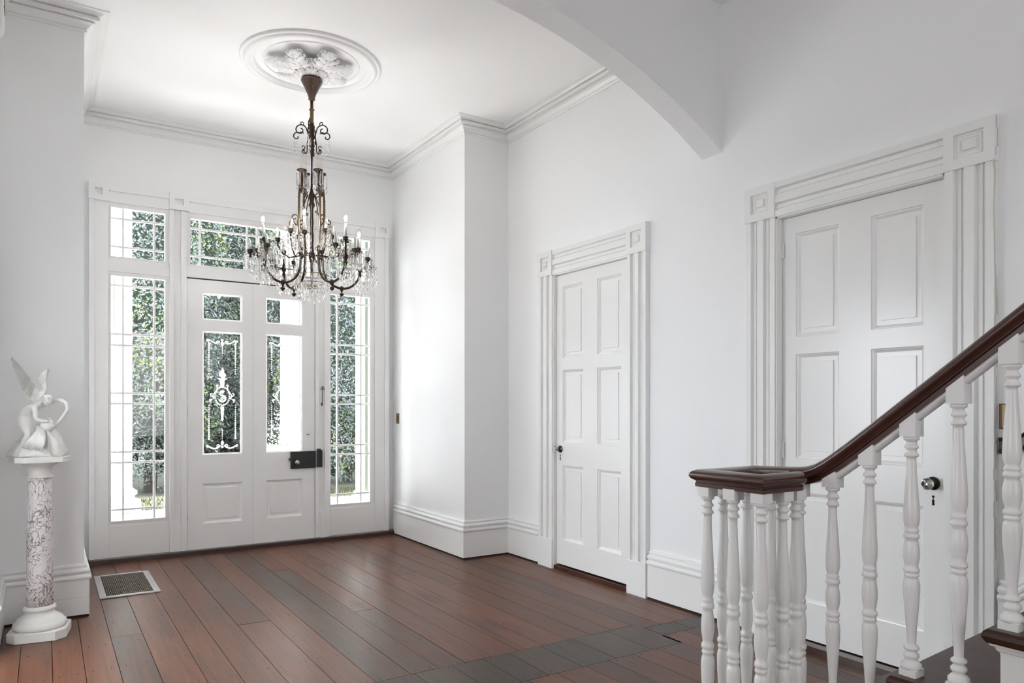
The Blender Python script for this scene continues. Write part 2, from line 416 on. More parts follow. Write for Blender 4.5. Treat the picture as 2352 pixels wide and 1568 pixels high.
# baseboards
def bprof(groove=False):
    p = [(0, .348), (.010, .348), (.015, .344), (.017, .337), (.014, .329), (.008, .325), (.010, .322), (.024, .320), (.032, .313), (.035, .304), (.032, .294), (.024, .287), (.018, .284), (.020, .282),
         (.034, .280), (.041, .272), (.043, .263), (.040, .253), (.034, .247), (.030, .245), (.030, .243)]
    if groove: p += [(.030, .132), (.026, .130), (.030, .128)]
    return p + [(.030, .014), (0, .014)]
def baseb(name, path, parent=None, groove=False, label=None):
    mb = MB(); mb.sweep(path, bprof(groove)); o = mb.build(name, M['trim'])
    struct(o, label)
    g = MB(); g.sweep(path, [(0, .0145), (.027, .0145), (.027, 0), (0, 0)]); g.build('shadow_gap', M['gap'], o)
    return o
baseb('baseboard_right', [(XR, 5.235), (XR, YPR), (BR, YPR), (BR, YF - .09)], label='white moulded baseboard round the right pier')
baseb('baseboard_middle', [(XR, 2.985), (XR, 3.862)], label='white baseboard between the two panelled doors')
baseb('baseboard_left', [(BL, YF - .09), (BL, YPL), (XL, YPL), (XL, 4.96)], groove=True, label='white moulded baseboard round the left pier')

# door casings on the right wall (out = towards -x)
FACE = 3.66
def flute(wd):
    """across profile (a, out) of a fluted pilaster, wd wide"""
    e = .032 * wd / .19; g = .044 * wd / .19; m = wd - 2 * e - 2 * g
    pr = [(0, 0), (0, .040)]
    x = e
    for k in range(2):
        pr += [(x, .040), (x + .001, .022), (x + g * .30, .021), (x + g * .30, .031), (x + g * .42, .031), (x + g * .46, .019), (x + g * .85, .019), (x + g - .001, .040)]
        x += g + m
    return pr + [(wd, .040), (wd, 0)]
def corner_block(parent, y0, y1, z0, z1):
    mb = MB(); fn = lambda u, v, d: (XR - .048 - d, u, v)
    s = (y1 - y0)
    mb.box(XR - .046, XR, y0, y1, z0, z1)
    k = MB(); rings(k, y0, y1, z0, z1, [(-.0, -.002), (0, 0), (.046, 0), (.046, -.018), (.055, -.018), (.060, -.013), (.070, -.013), (.076, -.017), (.081, -.017), (.083, -.010)], fn)
    # hollow the block: rebuild as ring plus frame
    mb = MB()
    for a in (0,):
        o = .046
        mb.box(XR - .048, XR, y0, y0 + o, z0, z1); mb.box(XR - .048, XR, y1 - o, y1, z0, z1)
        mb.box(XR - .048, XR, y0 + o, y1 - o, z0, z0 + o); mb.box(XR - .048, XR, y0 + o, y1 - o, z1 - o, z1)
    rings(mb, y0 + .046, y1 - .046, z0 + .046, z1 - .046, [(0, -.018), (.009, -.018), (.014, -.012), (.024, -.012), (.030, -.019), (.035, -.019), (.037, -.008), (.039, -.006)], fn)
    return mb.build('corner_block', M['trim'], parent)
def casing(name, label, op, yl, yr):
    t = sempty(name, label, (XR, (op[0] + op[1]) / 2, 0))
    zb = DH; zt = 2.737
    # pilasters: near side (small y) and far side
    for a, b in ((yl + .006, op[0]), (op[1], yr - .006)):
        mb = MB(); mb.ext(flute(b - a), lambda p, q, t_: (XR - q, a + p, t_), .25, zb); mb.build('pilaster', M['trim'], t)
        mb = MB(); mb.box(XR - .046, XR, a - .004, b, 0.0, .252); mb.build('plinth_block', M['trim'], t, bevel=.002)
    mb = MB(); wdh = zt - zb
    mb.ext(flute(wdh), lambda p, q, t_: (XR - q, t_, zb + p), op[0], op[1]); mb.build('head', M['trim'], t)
    corner_block(t, yl, op[0] + .002, zb, zt + .002); corner_block(t, op[1] - .002, yr, zb, zt + .002)
    # stop bead and reveal
    mb = MB(); d = .05
    mb.box(XR - .030, XR + .06, op[0], op[0] + .010, 0, zb); mb.box(XR - .030, XR + .06, op[1] - .010, op[1], 0, zb); mb.box(XR - .030, XR + .06, op[0], op[1], zb - .010, zb)
    mb.build('reveal', M['trim'], t)
    adopt(t); return t
t1 = casing('trim_2', 'white fluted casing of the narrower far panelled door', D1, 3.863, 5.233)
t2 = casing('trim_3', 'white fluted casing of the wider near panelled door', D2, 1.572, 2.981)
# chipped plaster edge beside the near casing
mb = MB()
z = .62
while z < 2.74:
    h_ = rnd.uniform(.03, .09); wv = rnd.uniform(.0005, .003)
    xo = XR - .047 + rnd.uniform(0, .03)
    if rnd.random() < .7: mb.box(xo, xo + rnd.uniform(.005, .014), 1.5715 - wv + (.006 if z < 2.53 else 0), 1.5735 + (.005 if z < 2.53 else 0), z, min(z + h_, 2.739)); z += h_
o = mb.build('chipped_paint', M['chip'], t2, kind='stuff'); o.matrix_parent_inverse = Matrix.Translation(t2.location).inverted()

PL = [(0, 0), (.0025, -.008), (.009, -.010), (.016, -.017), (.021, -.021), (.046, -.021), (.0475, -.014), (.050, -.014)]
def panel_door(name, label, x, op, zlo, cols, rows, hinge=None):
    t = sempty(name, label, (x, (op[0] + op[1]) / 2, zlo))
    y0, y1 = op[0] + .012, op[1] - .012; zt = DH - .012
    mb = MB(); th = .045
    ys = [y0] + [q for c_ in cols for q in c_] + [y1]
    for i in range(0, len(ys), 2): mb.box(x, x + th, ys[i], ys[i + 1], zlo, zt)
    zs = [zlo] + [q for r_ in rows for q in r_] + [zt]
    for c_ in cols:
        for i in range(0, len(zs), 2): mb.box(x, x + th, c_[0], c_[1], zs[i], zs[i + 1])
    mb.build('door_leaf', M['door'], t)
    for c_ in cols:
        for r_ in rows:
            p = MB(); rings(p, c_[0], c_[1], r_[0], r_[1], PL, lambda u, v, d: (x - d, u, v))
            p.box(x + .024, x + .034, c_[0], c_[1], r_[0], r_[1]); p.build('door_panel', M['door'], t)
    adopt(t); return t
ROWS = [(.255, .893), (1.090, 1.705), (1.808, 2.418)]
d1 = panel_door('door_2', 'white six-panel door in the far right casing', 3.705, D1, .045, [(4.186, 4.469), (4.651, 4.929)], ROWS)
d2 = panel_door('door_3', 'white six-panel door behind the stair balusters', 3.722, D2, .042, [(1.924, 2.202), (2.386, 2.664)], ROWS)
def mbx(fn, *a): m_ = MB(); fn(m_, *a); return m_
def knob(par, x, y, z, s=1.0):
    """rosette + glass knob sticking out to -x"""
    def L(prof, seg=20, sm=True):
        m_ = MB(); rows = [[(x - o, y + r * math.cos(2 * PI * k / seg), z + r * math.sin(2 * PI * k / seg)) for k in range(seg)] for r, o in prof]
        m_.grid(rows, closed_u=True, smooth=sm, cap=True); return m_
    k = L([(.032 * s, 0), (.032 * s, .006), (.029 * s, .009), (.020 * s, .011), (.016 * s, .016), (.015 * s, .032), (.013 * s, .034)]).build('rosette', M['blackgloss'], par)
    k2 = L([(.012 * s, .032), (.018 * s, .038), (.027 * s, .047), (.029 * s, .056), (.027 * s, .066), (.018 * s, .073), (.006 * s, .075)], 12, False).build('glass_knob', M['glass'], par)
    k3 = L([(.004 * s, .034), (.012 * s, .036), (.004 * s, .058)], 8, False).build('knob_core', M['steel'], k2)
    return k
def keyhole(par, x, y, z):
    m_ = MB(); seg = 12
    m_.grid([[(x - o, y + .006 * math.cos(2 * PI * k / seg), z + .022 + .006 * math.sin(2 * PI * k / seg)) for k in range(seg)] for o in (0, .002)], closed_u=True, cap=True)
    m_.box(x - .002, x, y - .0018, y + .0018, z + .004, z + .018)
    m_.grid([[(x - o, y + a, z + b) for a, b in ((.006, 0), (.004, .006), (-.004, .006), (-.006, 0), (-.004, -.008), (-.006, -.018), (-.004, -.022), (.004, -.022), (.006, -.018), (.004, -.008))] for o in (0, .002)], closed_u=True, smooth=False, cap=True)
    return m_.build('keyhole', M['hole'], par)
def hinge(par, x, y, z, h_=.095):
    m_ = MB(); seg = 10
    for k in range(5):
        a = z - h_ / 2 + k * h_ / 5; m_.lathe([(.0075, a + .0006), (.0075, a + h_ / 5 - .0006)], (x, y), seg)
    m_.box(x - .002, x + .004, y - .018, y + .004, z - h_ / 2, z + h_ / 2)
    return m_.build('hinge', M['trim'], par)
knob(d1, 3.705, 4.960, 1.030, .95); keyhole(d1, 3.705, 4.962, .955)
knob(d2, 3.722, 1.878, 1.013, 1.05); keyhole(d2, 3.722, 1.878, .925)
hinge(d2, 3.712, 2.757, 2.33); hinge(d2, 3.712, 2.757, 1.135)
m_ = MB(); m_.box(3.700, 3.7235, 1.797, 1.808, .955, 1.0); m_.build('strike_plate', M['iron'], d2)
for d in (d1, d2):
    inv = Matrix.Translation(d.location).inverted()
    for c_ in d.children: c_.matrix_parent_inverse = inv
w = MB(); w.box(3.79, XR + T, D1[0], D1[1], 0, DH); w.box(3.79, XR + T, D2[0], D2[1], 0, DH); struct(w.build('door_light_block', M['gap']))  # unseen dark backing added to stop light leaking round the doors
struct(MB().box(3.672, 3.76, D1[0] + .001, D1[1] - .001, 0, .034).build('trim_4', M['mahog']), 'red-brown timber threshold under the narrower far door')
struct(MB().box(3.640, 3.76, D2[0] + .001, D2[1] - .001, 0, .036).build('trim_5', M['dado']), 'dark brown timber threshold under the wider near door')

# ------------------------------------------------------------------ entrance screen (front wall)
Y0 = 7.33
en = sempty('trim_6', 'white painted frame around the entrance door and its side windows', (1.72, Y0, .04))
def post(x0, x1, z0, z1, raised, name='pilaster'):
    mb = MB(); mb.box(x0, x1, Y0 + .02, Y0 + .12, z0, z1)
    for a, b in raised: mb.box(a, b, Y0, Y0 + .021, z0, z1)
    return mb.build(name, M['front'], en, bevel=.003)
post(.318, .470, .042, 3.226, [(.318, .362)])
post(2.990, 3.147, .042, 3.226, [(3.100, 3.147)])
for a, b in ((.965, 1.112), (2.335, 2.482)):
    mb = MB(); mb.box(a, b, Y0 + .025, Y0 + .12, .042, 3.222); mb.box(a, a + .036, Y0, Y0 + .026, .042, 3.222); mb.box(b - .050, b, Y0, Y0 + .026, .042, 3.222); mb.box(a + .036, b - .05, Y0, Y0 + .026, .042, .30)
    mb.build('mullion', M['front'], en, bevel=.003)
m_ = MB(); m_.box(2.383, 2.442, Y0 - .012, Y0 + .001, .03, .303); m_.build('mullion_foot', M['front'], en, bevel=.002)
for a, b in ((.314, .472), (.962, 1.130), (2.325, 2.486), (2.990, 3.155)):
    mb = MB(); zz0, zz1 = 3.224, 3.375; ya = Y0 - .012; q = .047
    mb.box(a, a + q, ya, Y0 + .08, zz0, zz1); mb.box(b - q, b, ya, Y0 + .08, zz0, zz1); mb.box(a + q, b - q, ya, Y0 + .08, zz0, zz0 + q); mb.box(a + q, b - q, ya, Y0 + .08, zz1 - q, zz1)
    mb.box(a + q, b - q, Y0 + .018, Y0 + .08, zz0 + q, zz1 - q); mb.build('corner_block', M['front'], en)
for a, b in ((.472, .962), (1.130, 2.325), (2.486, 2.990)):
    mb = MB(); mb.box(a, b, Y0 + .018, Y0 + .09, 3.222, 3.366); mb.box(a, b, Y0, Y0 + .019, 3.318, 3.366); mb.build('head', M['front'], en, bevel=.002)
for a, b in ((.470, .965), (2.482, 2.990)):
    MB().box(a, b, Y0 + .03, Y0 + .10, .042, .322).build('apron_panel', M['front'], en, bevel=.002)
    MB().box(a, b, Y0 + .022, Y0 + .10, 2.603, 2.680).build('rail', M['front'], en, bevel=.002)
MB().box(1.112, 2.335, Y0 + .022, Y0 + .10, 2.612, 2.690).build('rail', M['front'], en, bevel=.002)
adopt(en)
def window(name, label, x0, x1, z0, z1, gx0, gx1, gz0, gz1, vb, hb):
    t = sempty(name, label, ((x0 + x1) / 2, Y0 + .04, z0))
    ya = Y0 + .036
    mb = MB(); mb.box(x0, gx0, ya, ya + .05, z0, z1); mb.box(gx1, x1, ya, ya + .05, z0, z1); mb.box(gx0, gx1, ya, ya + .05, z0, gz0); mb.box(gx0, gx1, ya, ya + .05, gz1, z1)
    b = .012
    mb.box(gx0 - b, gx0, ya - .008, ya + .001, gz0 - b, gz1 + b); mb.box(gx1, gx1 + b, ya - .008, ya + .001, gz0 - b, gz1 + b); mb.box(gx0, gx1, ya - .008, ya + .001, gz0 - b, gz0); mb.box(gx0, gx1, ya - .008, ya + .001, gz1, gz1 + b)
    mb.build('sash_frame', M['front'], t)
    hw = .0095
    mun = []
    for v in vb: mun.append(MB().box(v - hw, v + hw, ya + .012, ya + .038, gz0, gz1).build('muntin', M['front'], t, bevel=.004))
    edges = [gx0] + [q for v in vb for q in (v - hw, v + hw)] + [gx1]
    for h in hb: mun.append(MB().box(gx0, gx1, ya + .0135, ya + .0365, h - hw, h + hw).build('muntin', M['front'], t, bevel=.004))
    ze = [gz0] + [q for h in sorted(hb) for q in (h - hw, h + hw)] + [gz1]
    for i in range(0, len(edges), 2):
        for j in range(0, len(ze), 2):
            a, b_, c_, d_ = edges[i] + .0, edges[i + 1], ze[j], ze[j + 1]
            m_ = MB(); m_.box(a, b_, ya + .024, ya + .026, c_, d_); m_.build('glass_pane', M['pane'], t)
    adopt(t); return t
HB = [2.485, 2.046, 1.947, 1.514, 1.419, .983, .887, .463]
window('window_1', 'tall left sidelight with small edge panes', .470, .965, .322, 2.603, .492, .929, .366, 2.568, [.587, .841], HB)
window('window_2', 'small upper light left of the transom', .470, .965, 2.680, 3.222, .492, .929, 2.741, 3.179, [.587, .841], [3.087, 2.833])
window('window_3', 'wide transom light above the entrance door', 1.112, 2.335, 2.690, 3.222, 1.146, 2.294, 2.737, 3.170, [1.235, 1.667, 1.763, 2.205], [3.084, 2.823])
window('window_4', 'tall right sidelight with small edge panes', 2.482, 2.990, .322, 2.603, 2.501, 2.936, .366, 2.568, [2.583, 2.842], HB)
window('window_5', 'small upper light right of the transom', 2.482, 2.990, 2.680, 3.222, 2.501, 2.936, 2.741, 3.179, [2.583, 2.842], [3.087, 2.833])

# entrance door leaf
YD = 7.352
dr = sempty('door_1', 'white entrance door with four etched and bevelled glass panes', (1.72, YD, .05))
X0, X1 = 1.116, 2.331
mb = MB(); th = .045
mb.box(X0, 1.253, YD, YD + th, .0405, 2.600); mb.box(1.614, 1.7135, YD, YD + th, .0405, 2.600); mb.box(1.7165, 1.842, YD, YD + th, .0405, 2.600); mb.box(1.7135, 1.7165, YD + .005, YD + th, .048, 2.6); mb.box(2.200, X1, YD, YD + th, .0405, 2.600)
for a, b in ((1.253, 1.614), (1.842, 2.200)):
    for z0, z1 in ((.0405, .280), (.658, .934), (2.112, 2.222), (2.474, 2.600)): mb.box(a, b, YD, YD + th, z0, z1)
mb.build('door_leaf', M['front'], dr)
MB().box(X0, X1, YD + .02, YD + .04, 2.600, 2.613).build('shadow_gap', M['gap'], dr)
MB().box(1.106, X0 + .012, YD + th, YD + th + .02, .041, 2.61).build('gap_backing', M['front'], dr); MB().box(X1 - .012, X1 + .012, YD + th, YD + th + .02, .041, 2.61).build('gap_backing', M['front'], dr)  # unseen strips added to keep daylight from leaking past the leaf
MB().box(X1, X1 + .0035, YD + .02, YD + .04, .05, 2.6).build('shadow_gap', M['gap'], dr)
for a, b in ((1.253, 1.614), (1.842, 2.200)):
    p = MB(); rings(p, a, b, .280, .658, [(0, 0), (.003, -.006), (.012, -.010), (.020, -.014), (.040, -.014), (.042, -.010), (.044, -.009)], lambda u, v, d: (u, YD - d, v))
    p.box(a, b, YD + .016, YD + .03, .28, .658); p.build('door_panel', M['front'], dr)
    for z0, z1 in ((.934, 2.112), (2.222, 2.474)):
        p = MB(); rings(p, a, b, z0, z1, [(0, 0), (.002, -.004), (.008, -.009), (.012, -.012), (.012, -.03)], lambda u, v, d: (u, YD - d, v), fill=False); p.build('glazing_bead', M['front'], dr)
        a2, b2, c2, e2 = a + .010, b - .010, z0 + .010, z1 - .010
        p = MB(); rings(p, a2, b2, c2, e2, [(0, -.026), (.026, -.021)], lambda u, v, d: (u, YD - d, v)); rings(p, a2, b2, c2, e2, [(0, -.028), (.026, -.028)], lambda u, v, d: (u, YD - d, v))
        g = p.build('glass_pane', M['pane'], dr)
        if z1 - z0 < .5: continue
        # etched ornament: swags, bead drops, torch, wreath and monogram
        e = MB(); cx_ = (a + b) / 2; zz = z0; W = (b - a); Hh = z1 - z0; yy = YD + .0195
        def dot(x, z, r, sx=1, sz=1, seg=8):
            e.grid([[(x + r * sx * math.cos(2 * PI * k / seg), yy - o, z + r * sz * math.sin(2 * PI * k / seg)) for k in range(seg)] for o in (0, .0008)], closed_u=True, smooth=False, cap=True)
        def ln(pts, r=.003):
            if isinstance(r, (int, float)): r = [r] * len(pts)
            top = []; bot = []
            for i, (x, z) in enumerate(pts):
                x2, z2 = pts[min(i + 1, len(pts) - 1)]; x1_, z1_ = pts[max(i - 1, 0)]
                dx, dz = x2 - x1_, z2 - z1_; l_ = math.hypot(dx, dz) or 1; nx, nz = -dz / l_ * r[i], dx / l_ * r[i]
                top.append((x + nx, yy - .0005, z + nz)); bot.append((x - nx, yy - .0005, z - nz))
            e.grid([top, bot], smooth=False)
        def spi(x, z, r, turns, sgn, a0): return [(x + sgn * r * (1 - .8 * i / 24) * math.cos(a0 + turns * 2 * PI * i / 24), z + r * (1 - .8 * i / 24) * math.sin(a0 + turns * 2 * PI * i / 24)) for i in range(25)]
        for s_ in (-1, 1):
            for z_hi, z_lo, up in ((zz + Hh * .905, zz + Hh * .64, 1), (zz + Hh * .40, zz + Hh * .11, 0)):
                k = int((z_hi - z_lo) / .021)
                for i in range(k):
                    f_ = i / k; r_ = .0055 + .0045 * ((1 - f_) if up else f_)
                    dot(cx_ + s_ * W * .335, z_hi - (z_hi - z_lo) * i / k, r_, 1, 1.25)
            ln([(cx_ + s_ * W * (.06 + .28 * i / 12), zz + Hh * (.925 - .018 * math.sin(PI * i / 12 + .6))) for i in range(13)], .0055)
            ln(spi(cx_ + s_ * W * .10, zz + Hh * .915, .017, 1.3, s_, 0), .0035); ln(spi(cx_ + s_ * W * .36, zz + Hh * .925, .014, 1.2, s_, 0), .0035)
            ln([(cx_ + s_ * W * (.06 + .28 * i / 12), zz + Hh * (.065 - .018 * math.sin(PI * i / 12))) for i in range(13)], .0065)
            ln(spi(cx_ + s_ * W * .10, zz + Hh * .072, .017, 1.3, s_, PI), .0035); ln(spi(cx_ + s_ * W * .37, zz + Hh * .07, .014, 1.2, s_, PI), .0035)
            # ribbons
            ln([(cx_ + s_ * (.035 + .075 * i / 14 + .012 * math.sin(i * 1.1)), zz + Hh * .565 - .012 * i + .02 * math.sin(i * .55)) for i in range(15)], .0045)
            ln([(cx_ + s_ * (.09 + .02 * math.sin(i * .9)), zz + Hh * .50 - .009 * i) for i in range(11)], .004)
        for z_hi, z_lo in ((zz + Hh * .88, zz + Hh * .81), (zz + Hh * .19, zz + Hh * .11)):
            for i in range(6): dot(cx_, z_lo + (z_hi - z_lo) * i / 5, .004 + .0006 * i, 1, 1.3)
        dot(cx_, zz + Hh * .905, .016, 1, 1.6); dot(cx_, zz + Hh * .935, .013); dot(cx_, zz + Hh * .09, .015, 1, 1.5); dot(cx_, zz + Hh * .06, .013)
        zf = zz + Hh * .605
        ln([(cx_ + .004 * math.sin(i), zf + .022 + .10 * i / 10) for i in range(11)], [.012, .022, .028, .030, .028, .023, .018, .014, .010, .006, .001])
        ln([(cx_ - .045, zf + .015), (cx_ + .045, zf + .015)], .004); ln([(cx_ - .030, zf + .006), (cx_ + .030, zf + .006)], .005); ln([(cx_, zf), (cx_, zf - .065)], [.021, .017])
        for i in range(26):
            an = 2 * PI * i / 26; dot(cx_ + .066 * math.cos(an), zz + Hh * .475 + .088 * math.sin(an), .0085)
        zm = zz + Hh * .475
        ln([(cx_ + .020 * math.cos(q) , zm + .028 + .022 * math.sin(q)) for q in [R(30 + 240 * i / 14) for i in range(15)]], .006)
        ln([(cx_ + .030 * math.cos(q), zm - .022 + .030 * math.sin(q)) for q in [R(90 - 250 * i / 16) for i in range(17)]], .007)
        ln(spi(cx_, zm - .024, .018, 1.2, 1, 0), .004); ln(spi(cx_, zm + .03, .011, 1.1, -1, 0), .003)
        ln([(cx_, zz + Hh * .39), (cx_, zz + Hh * .30), (cx_, zz + Hh * .285), (cx_, zz + Hh * .27)], [.017, .009, .012, .002])
        oe = e.build('etching', M['tape'], g)
# rim lock, knob, latch, hinges
MB().box(2.080, 2.337, YD - .026, YD, .762, .937).build('rim_lock', M['black'], dr, bevel=.003)
MB().box(2.343, 2.401, YD - .040, YD - .018, .768, .943).build('lock_keeper', M['black'], dr, bevel=.003)
m_ = MB(); m_.box(2.345, 2.385, YD - .036, YD - .019, .943, .958); m_.build('keeper_lug', mat('rusty_steel', (.14, .05, .03), .6), dr)
m_ = MB(); m_.box(2.062, 2.081, YD - .014, YD - .004, .845, .870); m_.build('latch_slide', M['iron'], dr)
def ylathe(x, z, y, prof, seg=20, sm=True):
    m_ = MB(); m_.grid([[(x + r * math.cos(2 * PI * k / seg), y - o, z + r * math.sin(2 * PI * k / seg)) for k in range(seg)] for r, o in prof], closed_u=True, smooth=sm, cap=True); return m_
ylathe(2.135, .828, YD - .026, [(.014, 0), (.010, .012), (.012, .018), (.022, .024), (.024, .034), (.020, .043), (.010, .047)]).build('lock_knob', M['steel'], dr)
m_ = ylathe(2.248, .862, YD - .0262, [(.0085, 0), (.0085, .002)], 12); m_.build('keyhole_ring', M['brass'], dr)
m_ = ylathe(2.248, .862, YD - .0282, [(.005, 0), (.005, .0006)], 12); m_.box(2.245, 2.251, YD - .0288, YD - .0264, .838, .862); m_.build('keyhole', M['hole'], dr)
m_ = ylathe(2.262, 1.112, YD, [(.012, 0), (.012, .004), (.006, .005)], 16); m_.ell((2.262, YD - .003, 1.112), (Vector((1, 0, 0)), Vector((0, 1, 0)), Vector((0, 0, 1))), (.020, .004, .007)); m_.build('latch_cylinder', M['steel'], dr)
for z_ in (2.30, .31, 1.30):
    m_ = MB()
    for k in range(5): m_.lathe([(.007, z_ + k * .022), (.007, z_ + .020 + k * .022)], (1.1135, YD - .004), 8)
    m_.build('hinge', M['front'], dr)
adopt(dr)
# dark sill
m_ = MB(); m_.sweep([(BR, YF), (BL, YF)], [(0, .0), (0, .040), (.098, .040), (.104, .034), (.104, .008), (.112, .008), (.112, 0)])
struct(m_.build('trim_7', M['sill']), 'dark brown timber sill under the entrance screen')

# key on the mullion
k = thing('hanging_key', 'old dark iron key hanging on the white post right of the entrance door', 'key', (2.405, Y0 - .006, 1.40))
m_ = MB(); yk = Y0 - .006
def kr(cx_, cz, r, t_=.0032, seg=14): m_.tube([(cx_ + r * math.cos(2 * PI * i / seg), yk, cz + r * math.sin(2 * PI * i / seg)) for i in range(seg + 1)], t_, 6)
kr(2.398, 1.575, .010); kr(2.412, 1.575, .010); kr(2.405, 1.590, .010)
m_.tube([(2.405, yk, 1.565), (2.404, yk, 1.50), (2.402, yk, 1.40)], .0042, 8); m_.box(2.388, 2.402, yk - .002, yk + .002, 1.402, 1.432)
m_.build('key_body', M['iron'], k); ylathe(2.405, 1.601, Y0, [(.003, 0), (.003, .012), (.005, .014)], 8).build('nail', M['iron'], k); adopt(k)

# switch plates
def switch(name, label, face, corners, m, toggles):
    t = thing(name, label, 'light switch', face(0, 0, 0))
    a, b, c_, d_ = corners
    m_ = MB(); m_.grid([[face(u, v, o) for u, v in ((a + i_, c_ + i_), (b - i_, c_ + i_), (b - i_, d_ - i_), (a + i_, d_ - i_))] for i_, o in ((0, 0), (0, .004), (.004, .007))], closed_u=True, smooth=False, cap=True)
    m_.build('plate', m, t)
    for z_ in toggles:
        m_ = MB(); m_.grid([[face(u, v, o) for u, v in ((-.010, z_ - .010), (.010, z_ - .010), (.010, z_ + .010), (-.010, z_ + .010))] for o in (.006, .0085)], closed_u=True, smooth=False, cap=True)
        m_.build('button_surround', M['hole'], t)
        m_ = MB(); m_.grid([[face(u, v, o) for u, v in ((-.005, z_ - .005), (.005, z_ - .005), (.005, z_ + .005), (-.005, z_ + .005))] for o in (.008, .014)], closed_u=True, smooth=False, cap=True)
        m_.build('button', M['steel'], t)
    adopt(t); return t
switch('light_switch', 'brass plate with two push buttons beside the entrance screen', lambda u, v, o: (BR - o, 7.262 + u, 1.263 + v), (-.036, .036, -.056, .056), M['switch'], (.012, -.014))
switch('light_switch', 'dark brass wall plate above the dado rail by the stairs', lambda u, v, o: (XR - o, 1.545 + u, 1.352 + v), (-.026, .026, -.058, .058), M['switch'], ())

# floor grate
g = thing('floor_grate', 'metal heating grate set in the boards left of the entrance door', 'floor vent', (.527, 6.40, 0))
gx0, gx1, gy0, gy1 = .328, .728, 5.985, 6.795; fw = .026
m_ = MB(); hz_ = .009
prof = [(0, 0), (0, .005), (.004, .009), (.040, .009), (.042, 0)]
m_.box(gx0, gx0 + .045, gy0, gy1, .0008, hz_); m_.box(gx1 - .045, gx1, gy0, gy1, .0008, hz_); m_.box(gx0 + .045, gx1 - .045, gy0, gy0 + .05, .0008, hz_); m_.box(gx0 + .045, gx1 - .045, gy1 - .03, gy1, .0008, hz_)
m_.build('frame', mat('worn_zinc', (.42, .39, .38), .35, metal=.5, vary=.3, vscale=18), g, bevel=.002)
m_ = MB(); a, b = gx0 + .045, gx1 - .045
for i in range(1, 24): x = a + (b - a) * i / 24; m_.box(x - .0011, x + .0011, gy0 + .05, gy1 - .03, .001, .0078)
for i in range(1, 15): y = gy0 + .05 + (gy1 - .03 - gy0 - .05) * i / 15; m_.box(a, b, y - .0035, y + .0035, .001, .0066)
m_.build('grille_bars', mat('grille_steel', (.22, .19, .14), .5, metal=.5), g, kind='stuff')
m_ = MB(); m_.box(a, b, gy0 + .05, gy1 - .03, .0006, .0009); m_.build('duct_dark_sheet', M['hole'], g); adopt(g)  # flat black sheet painted for the dark inside the duct

# device at the top left edge
dv = thing('wall_speaker', 'white rounded wall unit with dark vents at the upper left corner', 'wall unit', (XL, 5.0, 3.7))
m_ = MB(); yc, zc_ = 5.02, 3.68
m_.grid([[(XL + dx, yc + .10 * math.cos(2 * PI * k / 20) * s_ , 3.68 + .17 * max(-1, min(1, 1.2 * math.sin(2 * PI * k / 20))) * s_) for k in range(20)] for dx, s_ in ((0, 1), (.030, 1), (.046, .9), (.052, .7))], closed_u=True, cap=True)
m_.build('housing', M['plastic'], dv)
for i in range(3):
    MB().box(XL + .0515, XL + .054, yc - .06, yc + .045, 3.64 + i * .05, 3.655 + i * .05).build('vent_slot', M['hole'], dv)
adopt(dv)

# ------------------------------------------------------------------ ceiling medallion
MX, MY = 1.707, 5.455
md = thing('ceiling_medallion', 'white plaster ceiling rose with a moulded ring and acanthus leaves', 'ceiling rose', (MX, MY, CEIL))
rp = [(0.5202, CEIL + .002), (0.5202, 4.000), (0.5129, 3.993), (0.5026, 3.991), (0.4985, 3.996), (0.4944, 3.996), (0.4882, 3.986), (0.4759, 3.978), (0.4614, 3.976), (0.4511, 3.980), (0.4450, 3.988), (0.4388, 3.990), (0.4326, 3.990), (0.4285, 3.996), (0.4223, 3.998), (0.4161, 4.002), (0.4120, CEIL + .002)]
m_ = MB(); m_.lathe(rp, (MX, MY), 96, cap=False); m_.build('ring_moulding', M['plaster'], md)
m_ = MB(); m_.lathe([(.36, CEIL + .002), (.36, 4.006), (.352, 4.003), (.346, 4.006), (.346, CEIL + .002)], (MX, MY), 72, cap=False); m_.build('inner_fillet', M['plaster'], md)
